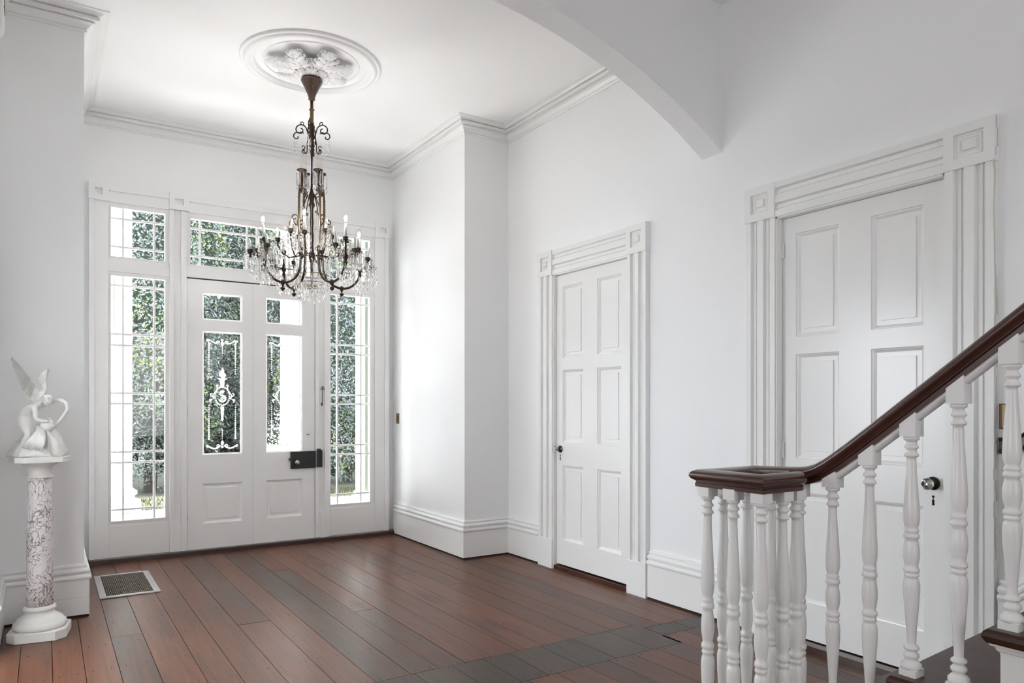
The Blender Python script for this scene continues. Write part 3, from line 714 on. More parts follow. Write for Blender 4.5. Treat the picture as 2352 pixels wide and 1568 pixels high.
def acanthus(ang, r0, r1, wd, drop, lobes, curl=.5, seed=0, bend=0):
    m_ = MB(); rr = random.Random(seed)
    ca, sa = math.cos(ang), math.sin(ang); A_ = Vector((ca, sa, 0)); S_ = Vector((-sa, ca, 0)); UP = Vector((0, 0, 1))
    def P(r, t, z): return Vector((MX, MY, 0)) + A_ * r + S_ * t + UP * z
    L = r1 - r0
    def spine(s): return P(r0 + L * s, bend * math.sin(PI * s), CEIL - .020 - drop * math.sin(PI * min(1, s * .85 + .15)) - curl * drop * s)
    m_.tube([spine(i / 12) for i in range(13)], [.010 + .004 * math.sin(PI * i / 12) for i in range(13)], 8)
    for side in (-1, 1):
        for i in range(lobes):
            s = .06 + .84 * i / (lobes - 1); c0 = spine(max(0, s - .10)); wl = wd * (math.sin(PI * (s * .72 + .16)) ** .8) * rr.uniform(.92, 1.08)
            ctr = spine(min(1, s + .10)) + S_ * side * wl + UP * (.014 - .35 * drop * max(0, s - .6))
            # cupped lobe blade: a curved sheet with scalloped tip and ribs
            dirv = (ctr - c0); dl = dirv.length; dn = dirv.normalized(); wv = dn.cross(UP).normalized()
            for sgn in (-1, 1):
                rows = []
                for u_ in range(9):
                    f = u_ / 8; row = []
                    for v_ in range(9):
                        g = v_ / 4 - 1
                        wid = (.010 + .020 * f ** .8) * (1 if f < .8 else (1 - (f - .8) * 1.6))
                        tip = 1 + (.10 * math.cos(3 * PI * g) - .22 * g * g) * f
                        p = c0 + dn * dl * f * tip + wv * g * wid
                        h = -.020 * math.sin(PI * f * .9) * (1 - .55 * g * g) - .010 * f * f * (1 if f > .85 else 0) + .0028 * math.cos(3 * PI * g) * f * -1
                        p = p + UP * (h + (sgn * .0045 * (1 - abs(g) ** 4) * (1 - f ** 6)))
                        row.append(p)
                    rows.append(row)
                m_.grid(rows)
            # curled tips
            for g in (-.66, 0, .66):
                t_ = c0 + dn * dl * (1 + .10 - .22 * g * g) * .97 + wv * g * .024 + UP * -.010
                m_.ell(t_, (dn, wv, UP), (.008, .0075, .006), 8, 6)
    tp = spine(1.0)
    for g in (-1, 0, 1): m_.ell(tp + A_ * (.010 - .006 * abs(g)) + S_ * g * .017 - UP * .006, (A_, S_, UP), (.020, .0125, .012), 10, 6)
    return m_.build('acanthus_leaf', M['plaster'], md)
for i in range(7): acanthus(2 * PI * i / 7 + .35, .05, .285 + .025 * (i % 2), .082, .050, 6, .30, i, .022 * (1 if i % 2 else -1))
for i in range(7): acanthus(2 * PI * i / 7 + .8, .03, .150, .040, .075, 4, .2, 20 + i)
m_ = MB(); m_.lathe([(.10, CEIL), (.10, 3.99), (.075, 3.965), (.055, 3.955), (.05, 3.93), (.03, 3.922), (.012, 3.92)], (MX, MY), 24); m_.build('centre_boss', M['plaster'], md)
adopt(md)
BULB = 1.4   # each lit bulb of the chandelier

# ------------------------------------------------------------------ chandelier
ch = thing('chandelier', 'bronze candle chandelier hung with crystal prisms under the ceiling rose', 'chandelier', (MX, MY, 3.9))
CX, CY = MX, MY
def pol(a, r, z, c0=None): 
    c0 = c0 or (CX, CY); return (c0[0] + r * math.cos(a), c0[1] + r * math.sin(a), z)
m_ = MB(); m_.lathe([(.006, 3.925), (.012, 3.90), (.02, 3.895), (.070, 3.893), (.078, 3.887), (.081, 3.878), (.076, 3.868), (.071, 3.864), (.072, 3.858), (.066, 3.853), (.064, 3.846), (.061, 3.838), (.056, 3.834), (.054, 3.826), (.046, 3.806), (.037, 3.788), (.030, 3.772), (.0255, 3.757), (.0235, 3.746), (.026, 3.742), (.024, 3.736), (.016, 3.732), (.012, 3.73)], (CX, CY), 32); m_.build('canopy', M['canopy'], ch)
m_ = MB(); m_.lathe([(.006, 3.96), (.014, 3.95), (.010, 3.93), (.016, 3.915), (.010, 3.895)], (CX, CY), 16); m_.build('hook_loop', M['steel'], ch)
m_ = MB(); m_.lathe([(.0125, 3.735), (.0125, 3.668), (.020, 3.664), (.022, 3.660), (.014, 3.655), (.0135, 3.57), (.018, 3.565), (.0135, 3.55), (.0135, 3.52)], (CX, CY), 16); m_.build('stem_rod', M['brass'], ch)
m_ = MB(); m_.lathe([(0.0112, 3.56), (0.0176, 3.55), (0.0144, 3.53), (0.0208, 3.50), (0.0160, 3.48), (0.0240, 3.46), (0.0264, 3.45), (0.0144, 3.43), (0.0176, 3.40), (0.0224, 3.385), (0.0128, 3.36), (0.0104, 3.33), (0.0068, 3.28), (0.0056, 3.19), (0.0074, 3.16), (0.0062, 3.10), (0.0112, 3.04), (0.0186, 3.02), (0.0236, 3.01), (0.0186, 2.985), (0.0149, 2.96), (0.0223, 2.94), (0.0248, 2.93), (0.0136, 2.91), (0.0112, 2.87), (0.0136, 2.80), (0.0099, 2.74), (0.0149, 2.70), (0.0124, 2.62), (0.0186, 2.58), (0.0248, 2.55), (0.0211, 2.52), (0.0112, 2.49), (0.0099, 2.40), (0.0062, 2.32), (0.0025, 2.30)], (CX, CY), 16); m_.build('centre_column', M['bronze'], ch)
def scroll(a, pts2, r, name='scroll', mt='bronze', flat=.6):
    """pts2 in (radius, z) plane at azimuth a"""
    m_ = MB(); m_.tube([pol(a, q[0], q[1]) for q in pts2], r, 6, flat=1); return m_.build(name, M[mt], ch)
def spiral(cx_, cz, r0, r1, a0, a1, n=18):
    return [(cx_ + (r0 + (r1 - r0) * i / n) * math.cos(a0 + (a1 - a0) * i / n), cz + (r0 + (r1 - r0) * i / n) * math.sin(a0 + (a1 - a0) * i / n)) for i in range(n + 1)]
VA = -R(32.9)  # camera-facing frame: azimuth 0 = camera right
AZ4 = [VA + R(q) for q in (38, 142, 218, 322)]
AZB = [VA + R(q) for q in (4, 92, 184, 274)]
for a in AZB:
    scroll(a, [(.02, 3.44), (.035, 3.50)] + spiral(.085, 3.505, .048, .012, PI, -1.6 * PI * .9, 22), .0045)
    scroll(a, [(.06, 3.545)] + spiral(.075, 3.555, .018, .005, PI * 1.4, PI * -.5, 12), .0035)
    scroll(a, [(.06, 3.48), (.08, 3.49)] + spiral(.112, 3.455, .034, .008, .7 * PI, -1.1 * PI, 18), .0045)
    scroll(a, [(.025, 3.46), (.035, 3.40), (.035, 3.35)] + spiral(.058, 3.345, .023, .006, PI, 2.9 * PI, 16), .004)
    scroll(a, [(.04, 3.32)] + spiral(.065, 3.375, .018, .005, PI * 1.6, -.2 * PI, 12), .0035)
PR = []   # crystal positions (x,y,ztop,len,rad)
def ring_prisms(c0, r, z, n, ln_, rad=.005, a0=0.0, drop=True):
    for k_ in range(n):
        a = a0 + 2 * PI * k_ / n; PR.append((c0[0] + r * math.cos(a), c0[1] + r * math.sin(a), z, ln_, rad, drop))
for a in AZB:
    PR.append((*pol(a, .130, 0)[:2], 3.43, .06, .007, True)); PR.append((*pol(a + .12, .112, 0)[:2], 3.41, .07, .007, True))
# upper glass tubes on rimmed cups
for a in AZ4:
    c0 = pol(a, .078, 0)[:2]
    m_ = MB(); m_.lathe([(.006, 3.02), (.010, 3.10), (.012, 3.16), (.020, 3.172), (.036, 3.180), (.038, 3.186), (.034, 3.190), (.012, 3.188)], c0, 16); m_.build('cup', M['bronze'], ch)
    m_ = MB(); m_.lathe([(.0105, 3.188), (.011, 3.25), (.010, 3.30), (.007, 3.315), (.004, 3.317)], c0, 12); m_.build('glass_tube', M['bulb'], ch)
    ring_prisms(c0, .036, 3.172, 8, .105, .0068, a)
    # bamboo-like standards
    m_ = MB(); P3 = [pol(a, .065, 3.02), pol(a, .094, 3.07), pol(a, .100, 2.98), pol(a, .101, 2.90), pol(a, .100, 2.75), pol(a, .095, 2.62), pol(a, .07, 2.52)]
    m_.tube(P3[1:], [.008, .0095, .0095, .009, .008, .007], 8); 
    for z_ in (2.98, 2.90, 2.82): m_.lathe([(.008, z_ - .004), (.013, z_), (.008, z_ + .004)], pol(a, .1, 0)[:2], 10)
    m_.build('standard', M['brass'], ch)
    scroll(a, [(.03, 3.0), (.05, 3.005)] + spiral(.068, 3.035, .026, .006, -.5 * PI, 1.3 * PI, 16), .0042)
    scroll(a, [(.03, 3.01), (.05, 2.96), (.068, 2.90)] + spiral(.056, 2.875, .014, .004, 0, -1.6 * PI, 12), .004)
    scroll(a, [(.10, 2.72), (.115, 2.78)] + spiral(.135, 2.815, .030, .006, PI, -.9 * PI, 18), .0045)
    scroll(a, [(.12, 2.76)] + spiral(.155, 2.765, .028, .006, PI * .6, -1.1 * PI, 16), .004)
    PR.append((*pol(a, .165, 0)[:2], 2.74, .07, .007, True)); PR.append((*pol(a, .055, 0)[:2], 2.86, .09, .006, True))
cand = None
def candle(c0, z, bulb, ln_=.09):
    """cup at height z carrying a candle sleeve"""
    lx, ly = rnd.uniform(-.012, .012), rnd.uniform(-.012, .012)
    m_ = MB(); m_.lathe([(.005, z - .045), (.009, z - .035), (.006, z - .025), (.012, z - .018), (.019, z - .006), (.017, z + .002), (.021, z + .010), (.022, z + .013), (.013, z + .012)], c0, 14); cup = m_.build('cup', M['bronze'], ch)
    m_ = MB(); L = ln_ * (1.35 if bulb else 1)
    m_.tube([(c0[0], c0[1], z + .008), (c0[0] + lx * .4, c0[1] + ly * .4, z + L * .5), (c0[0] + lx, c0[1] + ly, z + L - .01), (c0[0] + lx, c0[1] + ly, z + L)], [.0105, .010, .0092, .006], 12)
    cn = m_.build('candle', M['candle'], ch)
    if bulb:
        lp = bpy.data.lights.new('bulb_light', 'POINT'); lp.energy = BULB; lp.shadow_soft_size = .02; lp.color = (1, .985, .97); lo = bpy.data.objects.new('bulb_light', lp); COL.objects.link(lo); lo.location = (c0[0] + lx, c0[1] + ly, z + L + .035)
        m_ = MB(); t_ = z + L; cc = (c0[0] + lx, c0[1] + ly)
        m_.lathe([(.007, t_ - .004), (.012, t_ + .010), (.0165, t_ + .030), (.0155, t_ + .048), (.010, t_ + .066), (.005, t_ + .078), (.001, t_ + .088)], cc, 14); m_.build('bulb', M['bulb'], cn)
        m_ = MB(); m_.lathe([(.008, t_ - .006), (.008, t_ + .002)], cc, 10); m_.build('bulb_base', M['bronze'], cn)
        m_ = MB()
        for dx in (-.003, .003): m_.tube([(cc[0] + dx, cc[1], t_ + .018), (cc[0] + dx, cc[1], t_ + .050)], .0013, 5)
        m_.build('filament', M['tip'], cn)
    else:
        m_ = MB(); m_.tube([(c0[0] + lx, c0[1] + ly, z + L - .001), (c0[0] + lx, c0[1] + ly, z + L + .005)], .0022, 6); m_.build('wick', M['hole'], cn)
    # looped wire collar
    m_ = MB(); nn = 6
    for k_ in range(nn):
        a = 2 * PI * k_ / nn + .3; ca, sa = math.cos(a), math.sin(a)
        m_.tube([(c0[0] + q * ca, c0[1] + q * sa, z + w_) for q, w_ in ((.012, -.010), (.028, .000), (.042, -.008), (.034, -.022), (.016, -.026))], .0017, 5)
    m_.build('wire_collar', M['bronze'], ch)
    return cup
nodes = []
for i, a in enumerate(AZ4):
    rN = .40 if i in (0, 3) else .36
    zN = 2.49; front = i >= 2
    # U arm
    m_ = MB(); rb = (rN + .09) / 2; hw_ = (rN - .09) / 2; up = []
    for k_ in range(21):
        q = PI + PI * k_ / 20; up.append(pol(a, rb + hw_ * math.cos(q), 2.475 + .155 * math.sin(q)))
    up = [pol(a, .075, 2.60), pol(a, .085, 2.54)] + up + [pol(a, rN, zN + .02)]
    m_.tube(up, .0095, 8); m_.build('arm', M['bronze'], ch)
    bx, by = pol(a, rb, 0)[:2]
    m_ = MB(); m_.lathe([(.006, 2.34), (.016, 2.33), (.018, 2.315), (.012, 2.305), (.006, 2.295), (.005, 2.285), (.016, 2.280), (.018, 2.270), (.010, 2.262), (.003, 2.255)], (bx, by), 10); m_.build('arm_pendant', M['bronze'], ch)
    c0 = pol(a, rN, 0)[:2]
    m_ = MB(); m_.lathe([(.004, 2.42), (.014, 2.44), (.010, 2.46), (.020, 2.48), (.016, 2.50), (.010, 2.52), (.008, 2.57), (.012, 2.575), (.006, 2.58)], c0, 12); m_.build('node', M['bronze'], ch)
    m_ = MB(); m_.tube([(c0[0], c0[1], 2.51), (c0[0], c0[1], 2.575)], .0045, 6); m_.build('node_stem', M['bronze'], ch)
    candle(c0, 2.620, True); ring_prisms(c0, .043, 2.600, 7, .085, .0068, a)
    for da in (PI / 2 * .9, -PI / 2 * .9, 0.0):
        b_ = a + da; rr_ = .105
        c1 = (c0[0] + rr_ * math.cos(b_), c0[1] + rr_ * math.sin(b_)); zz = 2.555 if da else 2.520
        m_ = MB(); m_.tube([(c0[0], c0[1], 2.492), (c0[0] + .6 * rr_ * math.cos(b_), c0[1] + .6 * rr_ * math.sin(b_), 2.495), (c1[0], c1[1], 2.50), (c1[0], c1[1], zz - .04)], [.0055, .0045, .0045, .0045], 6); m_.build('branch', M['bronze'], ch)
        candle(c1, zz, False); ring_prisms(c1, .043, zz - .018, 8, .092, .0068, b_)
        PR.append((c1[0], c1[1], zz - .06, .10, .007, True))
    for rr_, n_, zt_, l_ in ((.060, 9, 2.43, .075), (.035, 6, 2.38, .07)): ring_prisms(c0, rr_, zt_, n_, l_, .0070, a)
    nodes.append(c0)
# inner candles
for i, a in enumerate(AZ4):
    c1 = pol(a, .165, 0)[:2]
    m_ = MB(); m_.tube([pol(a, .10, 2.56), pol(a, .13, 2.53), pol(a, .155, 2.58), pol(a, .165, 2.66)], [.006, .0055, .005, .005], 6); m_.build('branch', M['bronze'], ch)
    candle(c1, 2.715, False); ring_prisms(c1, .043, 2.695, 8, .092, .0068, a)
    m_ = MB(); m_.lathe([(.014, 2.728), (.030, 2.730), (.048, 2.738), (.049, 2.740), (.03, 2.733), (.014, 2.731)], c1, 18); m_.build('glass_bobeche', M['bulb'], ch)
for i, a in enumerate(AZB):
    c1 = pol(a, .255, 0)[:2]; zz = 2.665
    m_ = MB(); m_.tube([pol(a, .03, 2.55), pol(a, .09, 2.545), pol(a, .17, 2.53), pol(a, .225, 2.57), pol(a, .25, 2.62), pol(a, .255, 2.63)], [.008, .0065, .006, .006, .0055, .005], 7); m_.build('arm', M['bronze'], ch)
    candle(c1, zz, i == 3); ring_prisms(c1, .043, zz - .02, 8, .09, .0068, a)
# central cascade
for rr_, n_, zt_, l_ in ((.118, 16, 2.520, .105), (.125, 16, 2.395, .085), (.095, 13, 2.335, .085), (.060, 8, 2.300, .085)): ring_prisms((CX, CY), rr_, zt_, n_, l_, .0075, .1)
for r_, z_ in ((.118, 2.522), (.125, 2.398), (.095, 2.338), (.06, 2.303)):
    m_ = MB(); m_.tube([pol(2 * PI * k_ / 24, r_, z_) for k_ in range(25)], .003, 5); m_.build('hoop', M['brass'], ch)
def prism_mesh(ln_, rad, drop):
    m_ = MB()
    m_.lathe([(.0005, 0), (.0045, -.004), (.0045, -.010), (.0008, -.014)], (0, 0), 6, False)
    m_.lathe([(rad * .35, -.014), (rad, -.022), (rad * .85, -ln_ * .55), (rad, -ln_ + .012), (rad * .1, -ln_)], (0, 0), 6, False)
    if drop: m_.lathe([(.0005, -ln_ - .002), (rad * 1.05, -ln_ - .016), (rad * .9, -ln_ - .022), (.0005, -ln_ - .034)], (0, 0), 6, False)
    return m_
pcache = {}
PR.sort(key=lambda p: p[0] * .543 + p[1] * .84)
for i, (x, y, z, l_, rad, dp) in enumerate(PR[:300]):
    key = (round(l_, 3), round(rad, 4))
    if key not in pcache: o = prism_mesh(l_, rad, True).build('crystal_prism', M['crystal'], ch); pcache[key] = o
    else: o = pcache[key].copy(); COL.objects.link(o); o.parent = ch
    o.location = (x - CX, y - CY, z - 3.9); o.rotation_euler = (rnd.uniform(-.04, .04), rnd.uniform(-.04, .04), rnd.uniform(0, 3))
rest = MB()
for (x, y, z, l_, rad, dp) in PR[300:]:
    q = prism_mesh(l_, rad, True); n0 = len(rest.v)
    rest.v += [(vx + x, vy + y, vz + z) for vx, vy, vz in q.v]; rest.f += [tuple(n0 + i for i in f) for f in q.f]; rest.sm += q.sm
if PR[300:]: rest.build('crystal_prisms', M['crystal'], ch, kind='stuff')
inv = Matrix.Translation(ch.location).inverted()
for c_ in ch.children:
    if not c_.name.startswith('crystal_prism') or c_.name.startswith('crystal_prisms'): c_.matrix_parent_inverse = inv

# ------------------------------------------------------------------ pedestal and statue
PX, PY = -.030, 5.255
pd = thing('pedestal', 'round veined marble column pedestal in front of the left pier', 'pedestal', (PX, PY, 0))
def octa(half, ch_, rot):
    p = [(-half + ch_, -half), (half - ch_, -half), (half, -half + ch_), (half, half - ch_), (half - ch_, half), (-half + ch_, half), (-half, half - ch_), (-half, -half + ch_)]
    c_, s_ = math.cos(rot), math.sin(rot); return [(PX + x * c_ - y * s_, PY + x * s_ + y * c_) for x, y in p]
MB().prism(octa(.152, .050, R(-9)), 0, .055).build('plinth', M['marble_plain'], pd, bevel=.003)
m_ = MB(); m_.lathe([(0.0865, .055), (0.1298, .055), (0.1384, .062), (0.1419, .074), (0.1384, .088), (0.1298, .095), (0.1263, .098), (0.1194, .112), (0.1055, .122), (0.0882, .132), (0.0796, .142), (0.0753, .152), (0.0744, .158), (0.0813, .160), (0.0865, .166), (0.0874, .174), (0.0839, .182), (0.0761, .186), (0.0727, .188)], (PX, PY), 48); m_.build('base', M['marble_plain'], pd)
m_ = MB(); m_.lathe([(0.0722, .187), (0.0709, .30), (0.0683, .6), (0.0640, .95), (0.0631, .962)], (PX, PY), 48); m_.build('shaft', M['marble'], pd)
m_ = MB(); m_.lathe([(0.0631, .962), (0.0683, .963), (0.0701, .969), (0.0683, .976), (0.0631, .978), (0.0627, .985), (0.0631, 1.01), (0.0666, 1.026), (0.0709, 1.030), (0.0709, 1.035), (0.0779, 1.038), (0.0908, 1.045), (0.1021, 1.054), (0.1168, 1.060), (0.1211, 1.061)], (PX, PY), 48); m_.build('capital', M['marble_plain'], pd)
MB().prism(octa(.143, .050, R(10)), 1.060, 1.094).build('abacus', M['marble_plain'], pd, bevel=.003)
adopt(pd)

st = thing('statue', 'small white marble winged figure stooping over a rock on the pedestal', 'statue', (PX, PY, 1.094))
# local frame: right = camera right, fwd = away from camera
CR = Vector((.8396, -.5431, 0)); CF = Vector((.5431, .8396, 0)); ORI = Vector((PX, PY, 0))
PXM = .0026517
def sp(u, v, dpt=0.0):
    """figure point from its place along right and up (m), depth dpt away from camera"""
    return ORI + CR * ((u - 93) * PXM) + CF * dpt + Vector((0, 0, H + (931.75 - v) * PXM))
rg = random.Random(3)
m_ = MB(); rows = []
nu = 96
for j in range(15):
    f = j / 14; row = []
    for k_ in range(nu):
        a = 2 * PI * k_ / nu
        rx = .180 * (1 - f ** 1.25 * .80); ry = .125 * (1 - f ** 1.7 * .7)
        nz = 1 + .10 * math.sin(3 * a + 4 * f) + .07 * math.sin(7 * a + 9 * f) + .05 * math.sin(13 * a + 23 * f) * (f > .05) + .04 * math.sin(19 * a + 7 * f) * (f > .08) * (math.sin(a) < -.2)
        if f < .06: nz = 1
        p = ORI + CR * (rx * nz * math.cos(a) * .92 - .022 + .075 * f) + CF * (ry * nz * math.sin(a)) + Vector((0, 0, 1.094 + .165 * f + (.012 * math.sin(5 * a + 8 * f) if 0 < f < 1 else 0)))
        row.append(p)
    rows.append(row)
m_.grid(rows, closed_u=True, cap=True); m_.build('rock_base', M['statue'], st)
# drapery folds over the rock
m_ = MB()
for i in range(9):
    f = i / 8
    m_.tube([sp(100 + 10 * f, 975 + 2 * f, -.05), sp(112 + 14 * f, 990 + 3 * i * .6, -.095), sp(100 + 30 * f, 1008 + 1.2 * i, -.12), sp(84 + 40 * f, 1024 + i, -.125 + .01 * f)], [.008, .012, .011, .006], 7)
m_.build('drapery', M['statue'], st)
m_ = MB(); m_.ell(sp(118, 978, -.035), (Vector((0, 0, 1)), CR, CF), (.036, .040, .034), 14, 10); m_.build('draped_boulder', M['statue'], st)
def skin(name, chains, parent, m, lvl=2):
    """chains: list of [(point, radius)...]; first point of later chains may repeat an index via ('@', chain, i)"""
    me = bpy.data.meshes.new(name); vs = []; es = []; rad = []; idx = []
    for chn in chains:
        cur = []
        for q in chn:
            if q[0] == '@': cur.append(idx[q[1]][q[2]]); continue
            vs.append(tuple(q[0])); rad.append(q[1]); cur.append(len(vs) - 1)
        for a, b in zip(cur[:-1], cur[1:]): es.append((a, b))
        idx.append(cur)
    me.from_pydata(vs, es, []); me.materials.append(m)
    o = bpy.data.objects.new(name, me); COL.objects.link(o); o.parent = parent
    md_ = o.modifiers.new('skin', 'SKIN'); md_.use_smooth_shade = True
    if True:
        bm = bmesh.new(); bm.from_mesh(me); ly = bm.verts.layers.skin.verify()
        bm.verts.ensure_lookup_table()
        for i, v in enumerate(bm.verts): r_ = rad[i]; v[ly].radius = (r_, r_); v[ly].use_root = (i == 0)
        bm.to_mesh(me); bm.free()
    ss = o.modifiers.new('sub', 'SUBSURF'); ss.levels = lvl; ss.render_levels = lvl
    return o
SK = [
    [(sp(69, 966, -.04), .034), (sp(68, 953, -.04), .031), (sp(74, 941, -.04), .032), (sp(89, 930, -.04), .033), (sp(101, 926, -.045), .016), (sp(110, 922, -.05), .014)],
    [('@', 0, 0), (sp(78, 975, -.085), .030), (sp(90, 990, -.105), .021), (sp(94, 998, -.11), .0195), (sp(85, 1010, -.105), .0185), (sp(75, 1025, -.10), .010), (sp(80, 1031, -.105), .010), (sp(90, 1033, -.11), .007)],
    [('@', 0, 0), (sp(64, 978, .0), .027), (sp(62, 992, .015), .019), (sp(50, 1002, .03), .016), (sp(38, 1011, .035), .010), (sp(28, 1016, .03), .006)],
    [('@', 0, 3), (sp(100, 935, -.075), .018), (sp(104, 949, -.085), .0145), (sp(106, 962, -.085), .0135), (sp(117, 967, -.07), .011), (sp(127, 967, -.06), .008)],
    [('@', 0, 3), (sp(110, 926, .01), .015), (sp(132, 917, .03), .0125), (sp(147, 924, .03), .0115), (sp(152, 940, .025), .012), (sp(140, 958, .02), .010), (sp(129, 974, .015), .008), (sp(123, 982, .01), .007)],
]
skin('body', SK, st, M['statue'])
# fingers
m_ = MB()
for i in range(4):
    b0 = sp(127, 966 + (i - 1.5) * 1.6, -.05); m_.tube([b0, b0 + CR * (.014 + .002 * (i in (1, 2))) + Vector((0, 0, -.002)), b0 + CR * .022 + Vector((0, 0, -.009))], [.0034, .0032, .002], 6)
    b0 = sp(121 + (i - 1.5) * 1.7, 983, .01); m_.tube([b0, b0 + Vector((0, 0, -.012)) + CF * -.004, b0 + Vector((0, 0, -.022)) + CF * -.012], [.0034, .0032, .002], 6)
b0 = sp(126, 962, -.05); m_.tube([b0, b0 + CR * .006 + Vector((0, 0, .008)), b0 + CR * .014 + Vector((0, 0, .009))], [.0034, .003, .002], 6)
b0 = sp(125, 980, .01); m_.tube([b0, b0 + CR * .01 + Vector((0, 0, -.008)), b0 + CR * .014 + Vector((0, 0, -.014))], [.0034, .003, .002], 6)
m_.build('fingers', M['statue'], st)
# head: face turned down to the right
hd = sp(120, 919, -.04); fx = (CR * .72 + Vector((0, 0, -.62)) - CF * .25).normalized(); fy = (Vector((0, 0, 1)) - fx * fx.z).normalized(); fz = fx.cross(fy)
m_ = MB(); m_.ell(hd, (fx, fy, fz), (.029, .033, .026), 16, 12)
m_.ell(hd + fx * .010 - fy * .016, (fx, fy, fz), (.017, .017, .017), 12, 8)       # jaw
m_.ell(hd + fx * .027 - fy * .003, (fx, fy, fz), (.006, .009, .0035), 8, 6)       # nose
m_.ell(hd + fx * .026 - fy * .014, (fx, fy, fz), (.003, .0022, .006), 8, 6)       # mouth
for s_ in (-1, 1):
    m_.ell(hd + fx * .0235 + fy * .004 + fz * s_ * .009, (fx, fy, fz), (.003, .0028, .0045), 8, 6)
    m_.ell(hd - fx * .002 - fy * .002 + fz * s_ * .0225, (fx, fy, fz), (.005, .008, .003), 8, 6)
m_.build('head', M['statue'], st)
m_ = MB()
for i in range(70):
    th = rg.uniform(0, PI); ph = rg.uniform(.1, PI * .62)
    dirv = fy * math.cos(ph) + (-fx * math.cos(th) * 1.0 + fz * (1 if i % 2 else -1) * math.sin(th)) * math.sin(ph)
    if dirv.dot(fx) > .45: continue
    m_.ell(hd + dirv * .029, (dirv, fx, fz), (.0065, .0095, .0085), 8, 6)
m_.build('hair', M['statue'], st)
def wing(path, _w, side_pts, dpt):
    """path: leading edge from root to tip; feathers fan back to side_pts in overlapping rows"""
    m_ = MB(); n_ = len(path)
    def lead(f):
        q = f * (n_ - 1); k_ = min(int(q), n_ - 2); return Vector(path[k_]).lerp(Vector(path[k_ + 1]), q - k_), Vector(side_pts[k_]).lerp(Vector(side_pts[k_ + 1]), q - k_)
    # cambered membrane, thick at the leading edge
    for sgn in (-1, 1):
        rows = []
        for i in range(25):
            p0, p1 = lead(i / 24)
            rows.append([sp(*p0.lerp(p1, j / 6 * .94), dpt + sgn * (.0045 - .003 * j / 6) + .010 * math.sin(PI * j / 6 * .8)) for j in range(7)])
        m_.grid(rows)
    for layer, (sc_, off, N_) in enumerate(((1.0, -.001, 26), (.66, -.005, 22), (.36, -.009, 18))):
        for i in range(N_):
            f = i / (N_ - 1) * (1 - .05 * layer); p0, wv = lead(f); f2 = min(1, f + .17); p2, w2 = lead(f2)
            tip = p0.lerp(w2, sc_)
            L_ = (tip - p0).length * PXM; rad = min(.0095, .0032 + L_ * .08)
            for sg in (-1, 1):
                a_ = sp(p0.x, p0.y, dpt + sg * (-off) ); b_ = sp(tip.x, tip.y, dpt + sg * (-off) * .6)
                mid = a_.lerp(b_, .5) + CF * .010 * sc_
                m_.tube([a_, mid, a_.lerp(b_, .86), b_], [rad * .8, rad, rad * .9, rad * .35], 6, flat=.22)
    m_.tube([sp(p[0], p[1], dpt) for p in path], [.0105 - .0075 * i / (n_ - 1) for i in range(n_)], 8)
    return m_.build('wing', M['statue'], st)
wing([(84, 926), (70, 914), (56, 900), (50, 884), (42, 862), (34, 842), (27, 820)], None, [(92, 915), (88, 900), (82, 885), (70, 868), (60, 856), (46, 838), (28, 822)], .0)
wing([(95, 926), (106, 914), (118, 900), (120, 888), (119, 874), (122, 858), (126, 847)], None, [(88, 920), (88, 910), (92, 896), (98, 884), (102, 870), (112, 856), (125, 848)], -.055)
adopt(st)

# ------------------------------------------------------------------ staircase
XS = 2.138; RISE = .203; GO = .257
sr = thing('staircase', 'white turned-baluster staircase with dark mahogany handrail at the right', 'staircase', (2.9, 1.0, 0))
def rz(y):
    """height of the rail's underside"""
    base = 1.126; ln_ = 1.461 + .79 * (1.010 - y)
    k_ = .036; d = ln_ - base
    return base + .5 * (d + math.sqrt(d * d + k_ * k_ * 2)) if y < 1.60 else base
sec = [(-0.023, 0), (-0.0235, 0.012), (-0.02, 0.0165), (-0.0225, 0.0185), (-0.0225, 0.0205), (-0.0265, 0.023), (-0.032, 0.0265), (-0.0365, 0.0315), (-0.0385, 0.0375), (-0.0375, 0.0435), (-0.034, 0.049), (-0.028, 0.0535), (-0.02, 0.057), (-0.01, 0.059), (0, 0.0595), (0.01, 0.059), (0.02, 0.057), (0.028, 0.0535), (0.034, 0.049), (0.0375, 0.0435), (0.0385, 0.0375), (0.0365, 0.0315), (0.032, 0.0265), (0.0265, 0.023), (0.0225, 0.0205), (0.0225, 0.0185), (0.02, 0.0165), (0.0235, 0.012), (0.023, 0)]
def rail_sweep(path, cap=True):
    P = [Vector(p) for p in path]; rows = []; n_ = len(P)
    for i in range(n_):
        d1 = (P[i] - P[i - 1]) if i else P[1] - P[0]; d2 = (P[i + 1] - P[i]) if i < n_ - 1 else d1
        h1 = Vector((d1.x, d1.y, 0)).normalized(); h2 = Vector((d2.x, d2.y, 0)).normalized()
        n1 = Vector((-h1.y, h1.x, 0)); n2 = Vector((-h2.y, h2.x, 0)); m = (n1 + n2) / (1 + n1.dot(n2))
        t = (d1.normalized() + d2.normalized()).normalized(); up = Vector((0, 0, 1)); 
        if abs(h1.dot(h2)) > .99: up = (n1.cross(t) * -1).normalized(); up = up if up.z > 0 else -up
        rows.append([P[i] + m * a + up * b for a, b in sec])
    return rows
pth = []
y = -1.2
while y < 1.30: pth.append((XS, y, rz(y))); y += .25
for k_ in range(14): y = 1.22 + .04 * k_; pth.append((XS, y, rz(y)) )
pth = sorted(set(pth), key=lambda p: p[1]); pth = [p for p in pth if p[1] < 1.62]
YB, YA, XA_ = 1.700, 1.470, 1.882
pth += [(XS, YB, 1.126)]
m_ = MB(); rows = rail_sweep(pth + [(XA_, YB, 1.126), (XA_, YA, 1.126), (2.052, YA, 1.126)])
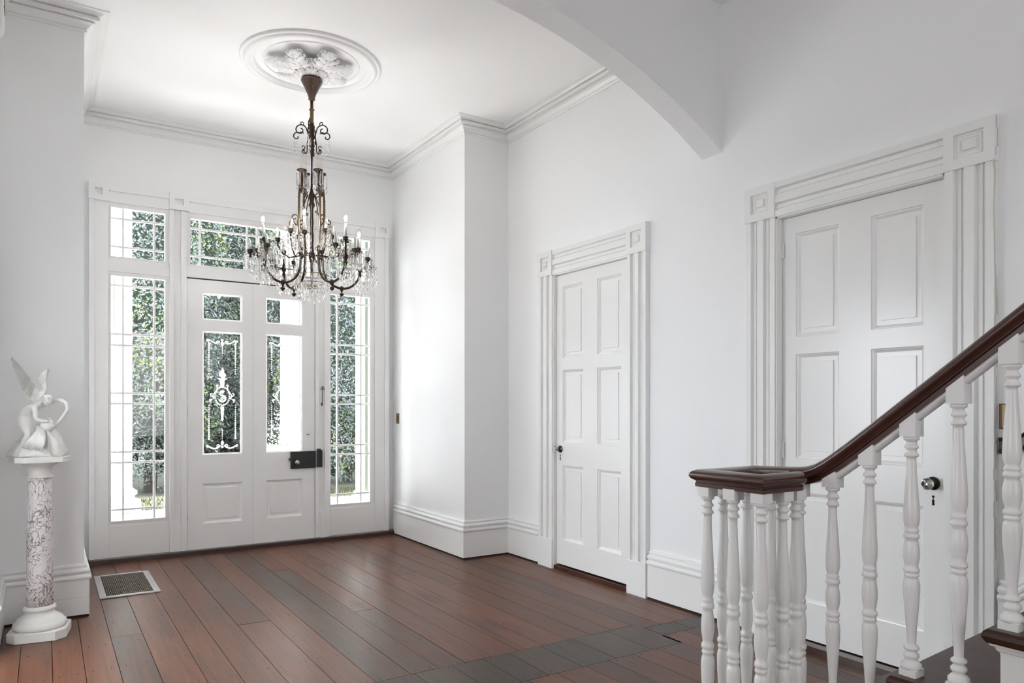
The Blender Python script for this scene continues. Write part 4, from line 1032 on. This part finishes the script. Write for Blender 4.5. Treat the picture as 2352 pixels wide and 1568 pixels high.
# rounded end
endc = Vector((2.052, YA, 1.126)); 
for k_ in range(1, 7):
    q = PI / 2 * k_ / 6; rows.append([endc + Vector((.030 * math.sin(q), -a * math.cos(q) * -1 * (1), b if True else 0)) for a, b in sec])
m_.grid(rows, closed_u=True, cap=True, smooth=True)
hr = m_.build('handrail', M['mahog'], sr)
es_ = hr.modifiers.new('split', 'EDGE_SPLIT'); es_.split_angle = R(38)
m_ = MB(); rows2 = rail_sweep([(1.955, 1.575, 1.126), (2.0, 1.56, 1.126), (2.04, 1.53, 1.126), (2.06, 1.50, 1.126)]); m_.grid(rows2, closed_u=True, cap=True); m_.build('volute_end', M['mahog'], sr)
# white fillet under the rail
m_ = MB(); fp = [p for p in pth if p[1] < 1.44]
rowsf = [[(p[0] + dx, p[1], p[2] + dz) for dx, dz in ((-.016, .004), (.016, .004), (.018, -.012), (.008, -.022), (-.008, -.022), (-.018, -.012))] for p in fp]
m_.grid(rowsf, closed_u=True, cap=True); m_.build('rail_fillet', M['trim'], sr)
def baluster(x, y, zb, zt):
    """zb tread height, zt underside of rail; zt-.0 top of block"""
    blk = .030 if y > 1.45 else {0: .034, 1: .042, 2: .049}.get(round((1.3935 - y) / .128), .056); tb = zt - blk; r3 = tb - .062; lo = zb + .088; Mh = r3 - lo
    m_ = MB()
    pr = [(.029, zb + .020), (.031, zb + .026), (.030, zb + .034), (.022, zb + .042), (.017, zb + .048), (.021, zb + .052), (.0235, zb + .057), (.0225, zb + .063), (.017, zb + .069), (.016, zb + .073), (.022, zb + .077), (.0235, zb + .081), (.021, zb + .086), (.0155, zb + .090)]
    mid = [(.0145, .01), (.0155, .06), (.019, .16), (.0235, .25), (.0252, .31), (.0245, .335), (.0215, .353), (.0175, .362), (.0215, .366), (.0225, .374), (.0205, .382), (.019, .386), (.0235, .392), (.0245, .401), (.0225, .411), (.0185, .418), (.0205, .435), (.0240, .465), (.0250, .49), (.0240, .52), (.0205, .55), (.0185, .566),
           (.0235, .572), (.0245, .581), (.0225, .592), (.019, .598), (.0215, .603), (.0225, .610), (.0205, .618), (.0178, .624), (.0205, .636), (.0238, .66), (.0248, .69), (.0238, .73), (.0205, .82), (.0170, .92), (.0155, .985)]
    pr += [(r, lo + Mh * f) for r, f in mid]
    pr += [(.0155, r3), (.0205, r3 + .002), (.0222, r3 + .006), (.0200, r3 + .011), (.0165, r3 + .015), (.0160, r3 + .023), (.0210, r3 + .027), (.0218, r3 + .031), (.0195, r3 + .035), (.0165, r3 + .038), (.0165, r3 + .047), (.0225, r3 + .051), (.0240, r3 + .056), (.0225, r3 + .061)]
    m_.lathe([(r_ * (.90 if r_ > .0172 else .835), z_) for r_, z_ in pr], (x, y), 32)
    h2 = .0245; m_.box(x - h2, x + h2, y - h2, y + h2, zb, zb + .021)
    h3 = .0235; n0 = len(m_.v); sl = y < 1.6 and abs(x - XS) < .01
    for x_ in (x - h3, x + h3):
        for y_ in (y - h3, y + h3): m_.v += [(x_, y_, tb - .001), (x_, y_, (rz(y_) if sl else zt) + .004)]
    for f_ in ((0, 1, 3, 2), (4, 6, 7, 5), (0, 4, 5, 1), (2, 3, 7, 6), (0, 2, 6, 4), (1, 5, 7, 3)): m_.f.append(tuple(n0 + q_ for q_ in f_)); m_.sm.append(False)
    return m_.build('baluster', M['trim'], sr)
for x, y in ((1.884, 1.690), (1.882, 1.580), (1.886, 1.474), (1.990, 1.472), (2.055, 1.472), (1.975, 1.700), (2.095, 1.700), (XS, 1.632), (XS, 1.515)): baluster(x, y, RISE, rz(1.65))
yb = [1.3935, 1.269, 1.141, 1.010, .878, .750, .621, .493, .364, .236]
for i, y in enumerate(yb): baluster(XS, y, RISE * (2 + i // 2), rz(y) )
def wallx(y): return XR if y > KY else XR - (KY - y) * (.30 / (KY + .2))
SK_ = .074
for n_ in range(1, 9):
    yf = 1.18 - GO * (n_ - 3); z = RISE * n_; xl = 2.078; 
    if n_ == 1: yf = 1.80; xl = 1.80
    yb_ = 1.18 - GO * (n_ - 2) - .03
    if n_ == 1: yb_ = 1.18 + GO - .03
    xr = (wallx(yb_) - .03) if n_ > 2 else (XR - .052)
    def poly(inset, back=0.0):
        p = [(xl + inset, yb_), (xl + inset, yf - inset)]; k_ = 10
        p += [(xr, yf - inset + SK_ * (xr - xl) * (1 if n_ > 1 else .0))]; p += [(xr if n_ < 3 else wallx(yb_) - .03, yb_ )]
        return p
    m_ = MB(); po = poly(0)
    # nosing with rounded section
    lay = [(.006, z - .036), (.001, z - .028), (-.003, z - .018), (0, z - .007), (.007, z)]
    rows = [[(x_, y_, zz_) for x_, y_ in poly(i_)] for i_, zz_ in lay]
    m_.grid(rows, closed_u=True, smooth=False, cap=True); m_.build('tread', M['tread'], sr)
    m_ = MB(); pr_ = poly(.030); m_.prism(pr_, z - RISE + (.001 if n_ > 1 else 0), z - .036); m_.build('riser', M['trim'], sr)
    m_ = MB(); rows = [[(x_, y_, zz_) for x_, y_ in poly(i_)] for i_, zz_ in ((.010, z - .037), (.012, z - .043), (.020, z - .046), (.024, z - .056), (.029, z - .060), (.0295, z - .066))]
    m_.grid(rows, closed_u=True, smooth=False, cap=False); m_.build('scotia', M['trim'], sr)
# carved-out string panels and body under the flight
m_ = MB()
for n_ in range(2, 9):
    yf = 1.18 - GO * (n_ - 3) - .03; m_.box(2.108, 2.13, -1.0, yf, 0.0, RISE * (n_ - 1) + .02)
m_.build('string_board', M['trim'], sr)
adopt(sr)
# wall-side skirting and dado rail beside the stairs
def wallstrip(path, prof):
    """path: (x,y,z) on the wall; prof [(out, dz)]"""
    P = [Vector(p) for p in path]; rows = []
    for i, p in enumerate(P):
        d1 = (P[i] - P[i - 1]) if i else P[1] - P[0]; d2 = (P[i + 1] - P[i]) if i < len(P) - 1 else d1
        h = Vector((d1.x + d2.x, d1.y + d2.y, 0)).normalized(); n_ = Vector((h.y, -h.x, 0))
        rows.append([p + n_ * o + Vector((0, 0, dz)) for o, dz in prof])
    m_ = MB(); m_.grid(rows, closed_u=True, smooth=False, cap=True); return m_
def wp(y, z): return (wallx(y), y, z)
ypts = [1.566, KY - .005, 1.3, 1.0, .5]
zs_ = lambda y, z0: z0 if y > KY - .02 else z0 + .79 * (KY - y)
m_ = wallstrip([wp(y, zs_(y, .60)) for y in ypts], [(0, 0), (.010, 0), (.015, -.004), (.017, -.011), (.014, -.019), (.008, -.023), (.010, -.026), (.024, -.028), (.034, -.040), (.032, -.054), (.02, -.062), (.034, -.066), (.041, -.078), (.036, -.092), (.030, -.096), (.026, -.40), (0, -.40)])
struct(m_.build('baseboard_stair', M['trim']), 'white moulded skirting stepping up beside the stairs')
m_ = wallstrip([wp(y, zs_(y, 1.255)) for y in ypts], [(0, 0), (.022, 0), (.026, -.006), (.020, -.014), (.016, -.018), (.016, -.052), (.021, -.058), (.024, -.066), (.018, -.074), (0, -.076)])
struct(m_.build('trim_8', M['dado']), 'dark stained dado rail on the wall beside the stairs')

# ------------------------------------------------------------------ outside: porch, columns, garden
pf = MB(); pf.box(-3, 7.5, YF + T + .01, 9.62, -.12, -.02); pf.box(-3, 7.5, 9.62, 10.0, -.12, .10)
tag(pf.build('porch_floor', M['porch']), 'sunlit white porch floor outside the entrance door', 'porch floor')['kind'] = 'structure'
pr_ = MB(); pr_.box(-9.5, 7.5, YF + T + .01, 10.1, 4.55, 4.75)  # left end lengthened past the porch to keep sun off the sidelight
tag(pr_.build('porch_roof', M['porch']), 'white porch roof slab outside', 'roof')['kind'] = 'structure'
def column(name, label, x, y, r, z1=4.55):
    t = thing(name, label, 'column', (x, y, -.02))
    MB().box(x - r * 1.45, x + r * 1.45, y - r * 1.45, y + r * 1.45, -.02, .17).build('plinth', M['column'], t)
    m_ = MB(); m_.lathe([(r * 1.05, .17), (r * 1.38, .175), (r * 1.45, .21), (r * 1.45, .26), (r * 1.36, .30), (r * 1.15, .315), (r * 1.10, .35), (r * 1.25, .37), (r * 1.25, .40), (r * 1.08, .425), (r, .45)], (x, y), 40); m_.build('base', M['column'], t)
    seg = 160; rows = []
    for z in (.45, .50, .54, 2.4, z1 - .3):
        dep = 0 if z < .47 else (.03 if z < .52 else .055)
        rows.append([(x + (r - dep * max(0, math.sin(2 * PI * k_ * 20 / seg)) ** .7 * r / .22) * math.cos(2 * PI * k_ / seg), y + (r - dep * max(0, math.sin(2 * PI * k_ * 20 / seg)) ** .7 * r / .22) * math.sin(2 * PI * k_ / seg), z) for k_ in range(seg)])
    m_ = MB(); m_.grid(rows, closed_u=True, smooth=False, cap=True); m_.build('fluted_shaft', M['column'], t)
    MB().box(x - r * 1.4, x + r * 1.4, y - r * 1.4, y + r * 1.4, z1 - .3, z1).build('capital', M['column'], t)
    adopt(t)
column('porch_column', 'white fluted porch column seen through the left sidelight', .640, 9.55, .215)
column('porch_column', 'white fluted porch column seen through the right door pane', 2.830, 9.60, .235)
t = thing('porch_pillar', 'plain square white porch pillar seen through the right sidelight', 'pillar', (3.67, 9.55, 0))
MB().box(3.62, 3.72, 9.50, 9.60, -.02, 4.55).build('shaft', M['column'], t, bevel=.004); MB().box(3.60, 3.74, 9.48, 9.62, .10, .22).build('base_block', M['column'], t); adopt(t)
t = thing('green_shutter', 'sage green shutter board behind the square porch pillar', 'shutter', (4.1, 9.82, .101))
MB().box(3.82, 4.40, 9.80, 9.845, .101, 4.0).build('shutter_leaf', M['shutter'], t); MB().box(3.82, 3.87, 9.845, 9.87, .101, 4.0).build('shutter_stile', M['shutter'], t); adopt(t)
gd = MB(); gd.box(-25, 35, 10.0, 45, -.32, -.12)
gd.build('ground', M['soil'])['kind'] = 'structure'
# lawn blades
m_ = MB(); rg = random.Random(11)
for i in range(11000):
    y = 10.05 + 2.85 * rg.random() ** 1.2; x = rg.uniform(.0, .62) * y + rg.uniform(-.5, .5); h_ = rg.uniform(.04, .10); a = rg.uniform(0, PI); dx, dy = .009 * math.cos(a), .009 * math.sin(a); lx = rg.uniform(-.03, .03)
    n0 = len(m_.v); m_.v += [(x - dx, y - dy, -.12), (x + dx, y + dy, -.12), (x + lx, y + lx, -.12 + h_)]; m_.f.append((n0, n0 + 1, n0 + 2)); m_.sm.append(False)
o = m_.build('grass', M['grass']); o['kind'] = 'stuff'; tag(o, 'short sunlit green lawn beyond the porch', 'grass')

def tree(name, label, cx_, cy_, rx, ry, z0, z1, n_, size, mix, seed, group='garden trees beyond the porch'):
    t = thing(name, label, 'tree', (cx_, cy_, -.12), group); rg = random.Random(seed)
    m_ = MB(); m_.tube([(cx_, cy_, -.13), (cx_ + .05, cy_, 1.0), (cx_ - .05, cy_ + .1, 2.2), (cx_ + .1, cy_, 3.6)], [.11, .09, .075, .05], 8)
    for k_ in range(5):
        a = rg.uniform(0, 2 * PI); m_.tube([(cx_, cy_, 1.0 + .5 * k_), (cx_ + .6 * math.cos(a), cy_ + .5 * math.sin(a), 1.6 + .5 * k_), (cx_ + 1.1 * math.cos(a), cy_ + .9 * math.sin(a), 2.3 + .5 * k_)], [.04, .03, .015], 6)
    m_.build('trunk', M['bark'], t)
    zc_ = (z0 + z1) / 2; rz_ = (z1 - z0) / 2
    def bulge(a, b): return 1 + .10 * math.sin(3 * a + seed) * math.cos(2 * b) + .07 * math.sin(7 * a + 5 * b + seed) + .05 * math.sin(11 * b + seed * 2)
    m_ = MB(); rows = []
    for i in range(25):
        b = -PI / 2 + PI * i / 24; b = max(-1.52, min(1.52, b)); row = []
        for k_ in range(36):
            a = 2 * PI * k_ / 36; q = bulge(a, b) * .84
            row.append((cx_ + rx * q * math.copysign(abs(math.cos(b)) ** .6, 1) * math.cos(a), cy_ + ry * q * abs(math.cos(b)) ** .6 * math.sin(a), zc_ + rz_ * q * math.sin(b)))
        rows.append(row)
    m_.grid(rows, closed_u=True, cap=True); m_.build('canopy_shade_core', M['canopydark'], t)  # solid core darkened to stand for shade deep in the crown
    vs = []; fs = []; mi = []
    cum = [sum(mix[:i + 1]) for i in range(4)]
    for i in range(n_):
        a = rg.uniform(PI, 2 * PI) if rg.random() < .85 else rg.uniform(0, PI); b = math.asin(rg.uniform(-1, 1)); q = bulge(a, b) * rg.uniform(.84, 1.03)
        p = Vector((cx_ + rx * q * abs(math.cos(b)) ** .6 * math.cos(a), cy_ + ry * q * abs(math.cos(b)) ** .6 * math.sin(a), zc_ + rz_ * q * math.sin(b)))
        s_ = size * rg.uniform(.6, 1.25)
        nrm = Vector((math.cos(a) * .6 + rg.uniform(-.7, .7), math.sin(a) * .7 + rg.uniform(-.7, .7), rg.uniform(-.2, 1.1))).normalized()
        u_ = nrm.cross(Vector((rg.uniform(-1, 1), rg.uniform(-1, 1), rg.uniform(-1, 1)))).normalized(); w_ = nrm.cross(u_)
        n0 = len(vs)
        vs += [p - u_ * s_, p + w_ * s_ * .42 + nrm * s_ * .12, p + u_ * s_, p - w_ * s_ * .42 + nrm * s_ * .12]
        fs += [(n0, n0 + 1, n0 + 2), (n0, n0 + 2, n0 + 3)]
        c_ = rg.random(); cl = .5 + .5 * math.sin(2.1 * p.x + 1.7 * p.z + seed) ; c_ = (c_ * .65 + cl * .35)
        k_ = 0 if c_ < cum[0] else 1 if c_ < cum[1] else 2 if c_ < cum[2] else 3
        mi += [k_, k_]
    me = bpy.data.meshes.new('foliage'); me.from_pydata([tuple(v) for v in vs], [], fs)
    for q in M['leaf']: me.materials.append(q)
    me.polygons.foreach_set('material_index', mi); me.update()
    o = bpy.data.objects.new('foliage', me); COL.objects.link(o); o.parent = t; o['kind'] = 'stuff'
    adopt(t)
tree('leafy_tree', 'bushy tree filling the left sidelight, bluish leaves', 1.55, 14.2, 1.25, 1.0, .08, 6.4, 38000, .034, (.30, .38, .20, .12), 1)
tree('leafy_tree', 'dense dark tree seen through the left door pane', 3.3, 16.9, 1.45, .95, .1, 6.0, 34000, .040, (.38, .34, .20, .08), 2)
tree('leafy_tree', 'dark bush seen through the right sidelight', 5.1, 14.0, 1.5, 1.0, .02, 5.6, 38000, .034, (.36, .40, .17, .07), 3)
tree('leafy_tree', 'tall yellow-green tree showing through the transom', 6.1, 21.0, 3.1, 1.6, 1.0, 11.0, 20000, .075, (.18, .18, .32, .32), 4)
tree('leafy_tree', 'yellow-green tree rising behind the left upper light', 0.2, 19.6, 2.1, 1.4, .3, 10.0, 16000, .075, (.2, .2, .35, .25), 5)
tree('leafy_tree', 'distant tree behind the green shutter', 8.2, 17.0, 2.4, 1.5, .2, 7.5, 9000, .09, (.3, .3, .25, .15), 6)

# big unseen tree added left of the view so its crown shades the garden
tree('added_shade_tree', 'large unseen tree added at the far left to shade the garden', -8.0, 22.4, 4.5, 4.6, .8, 16.0, 12000, .22, (.4, .3, .2, .1), 7)
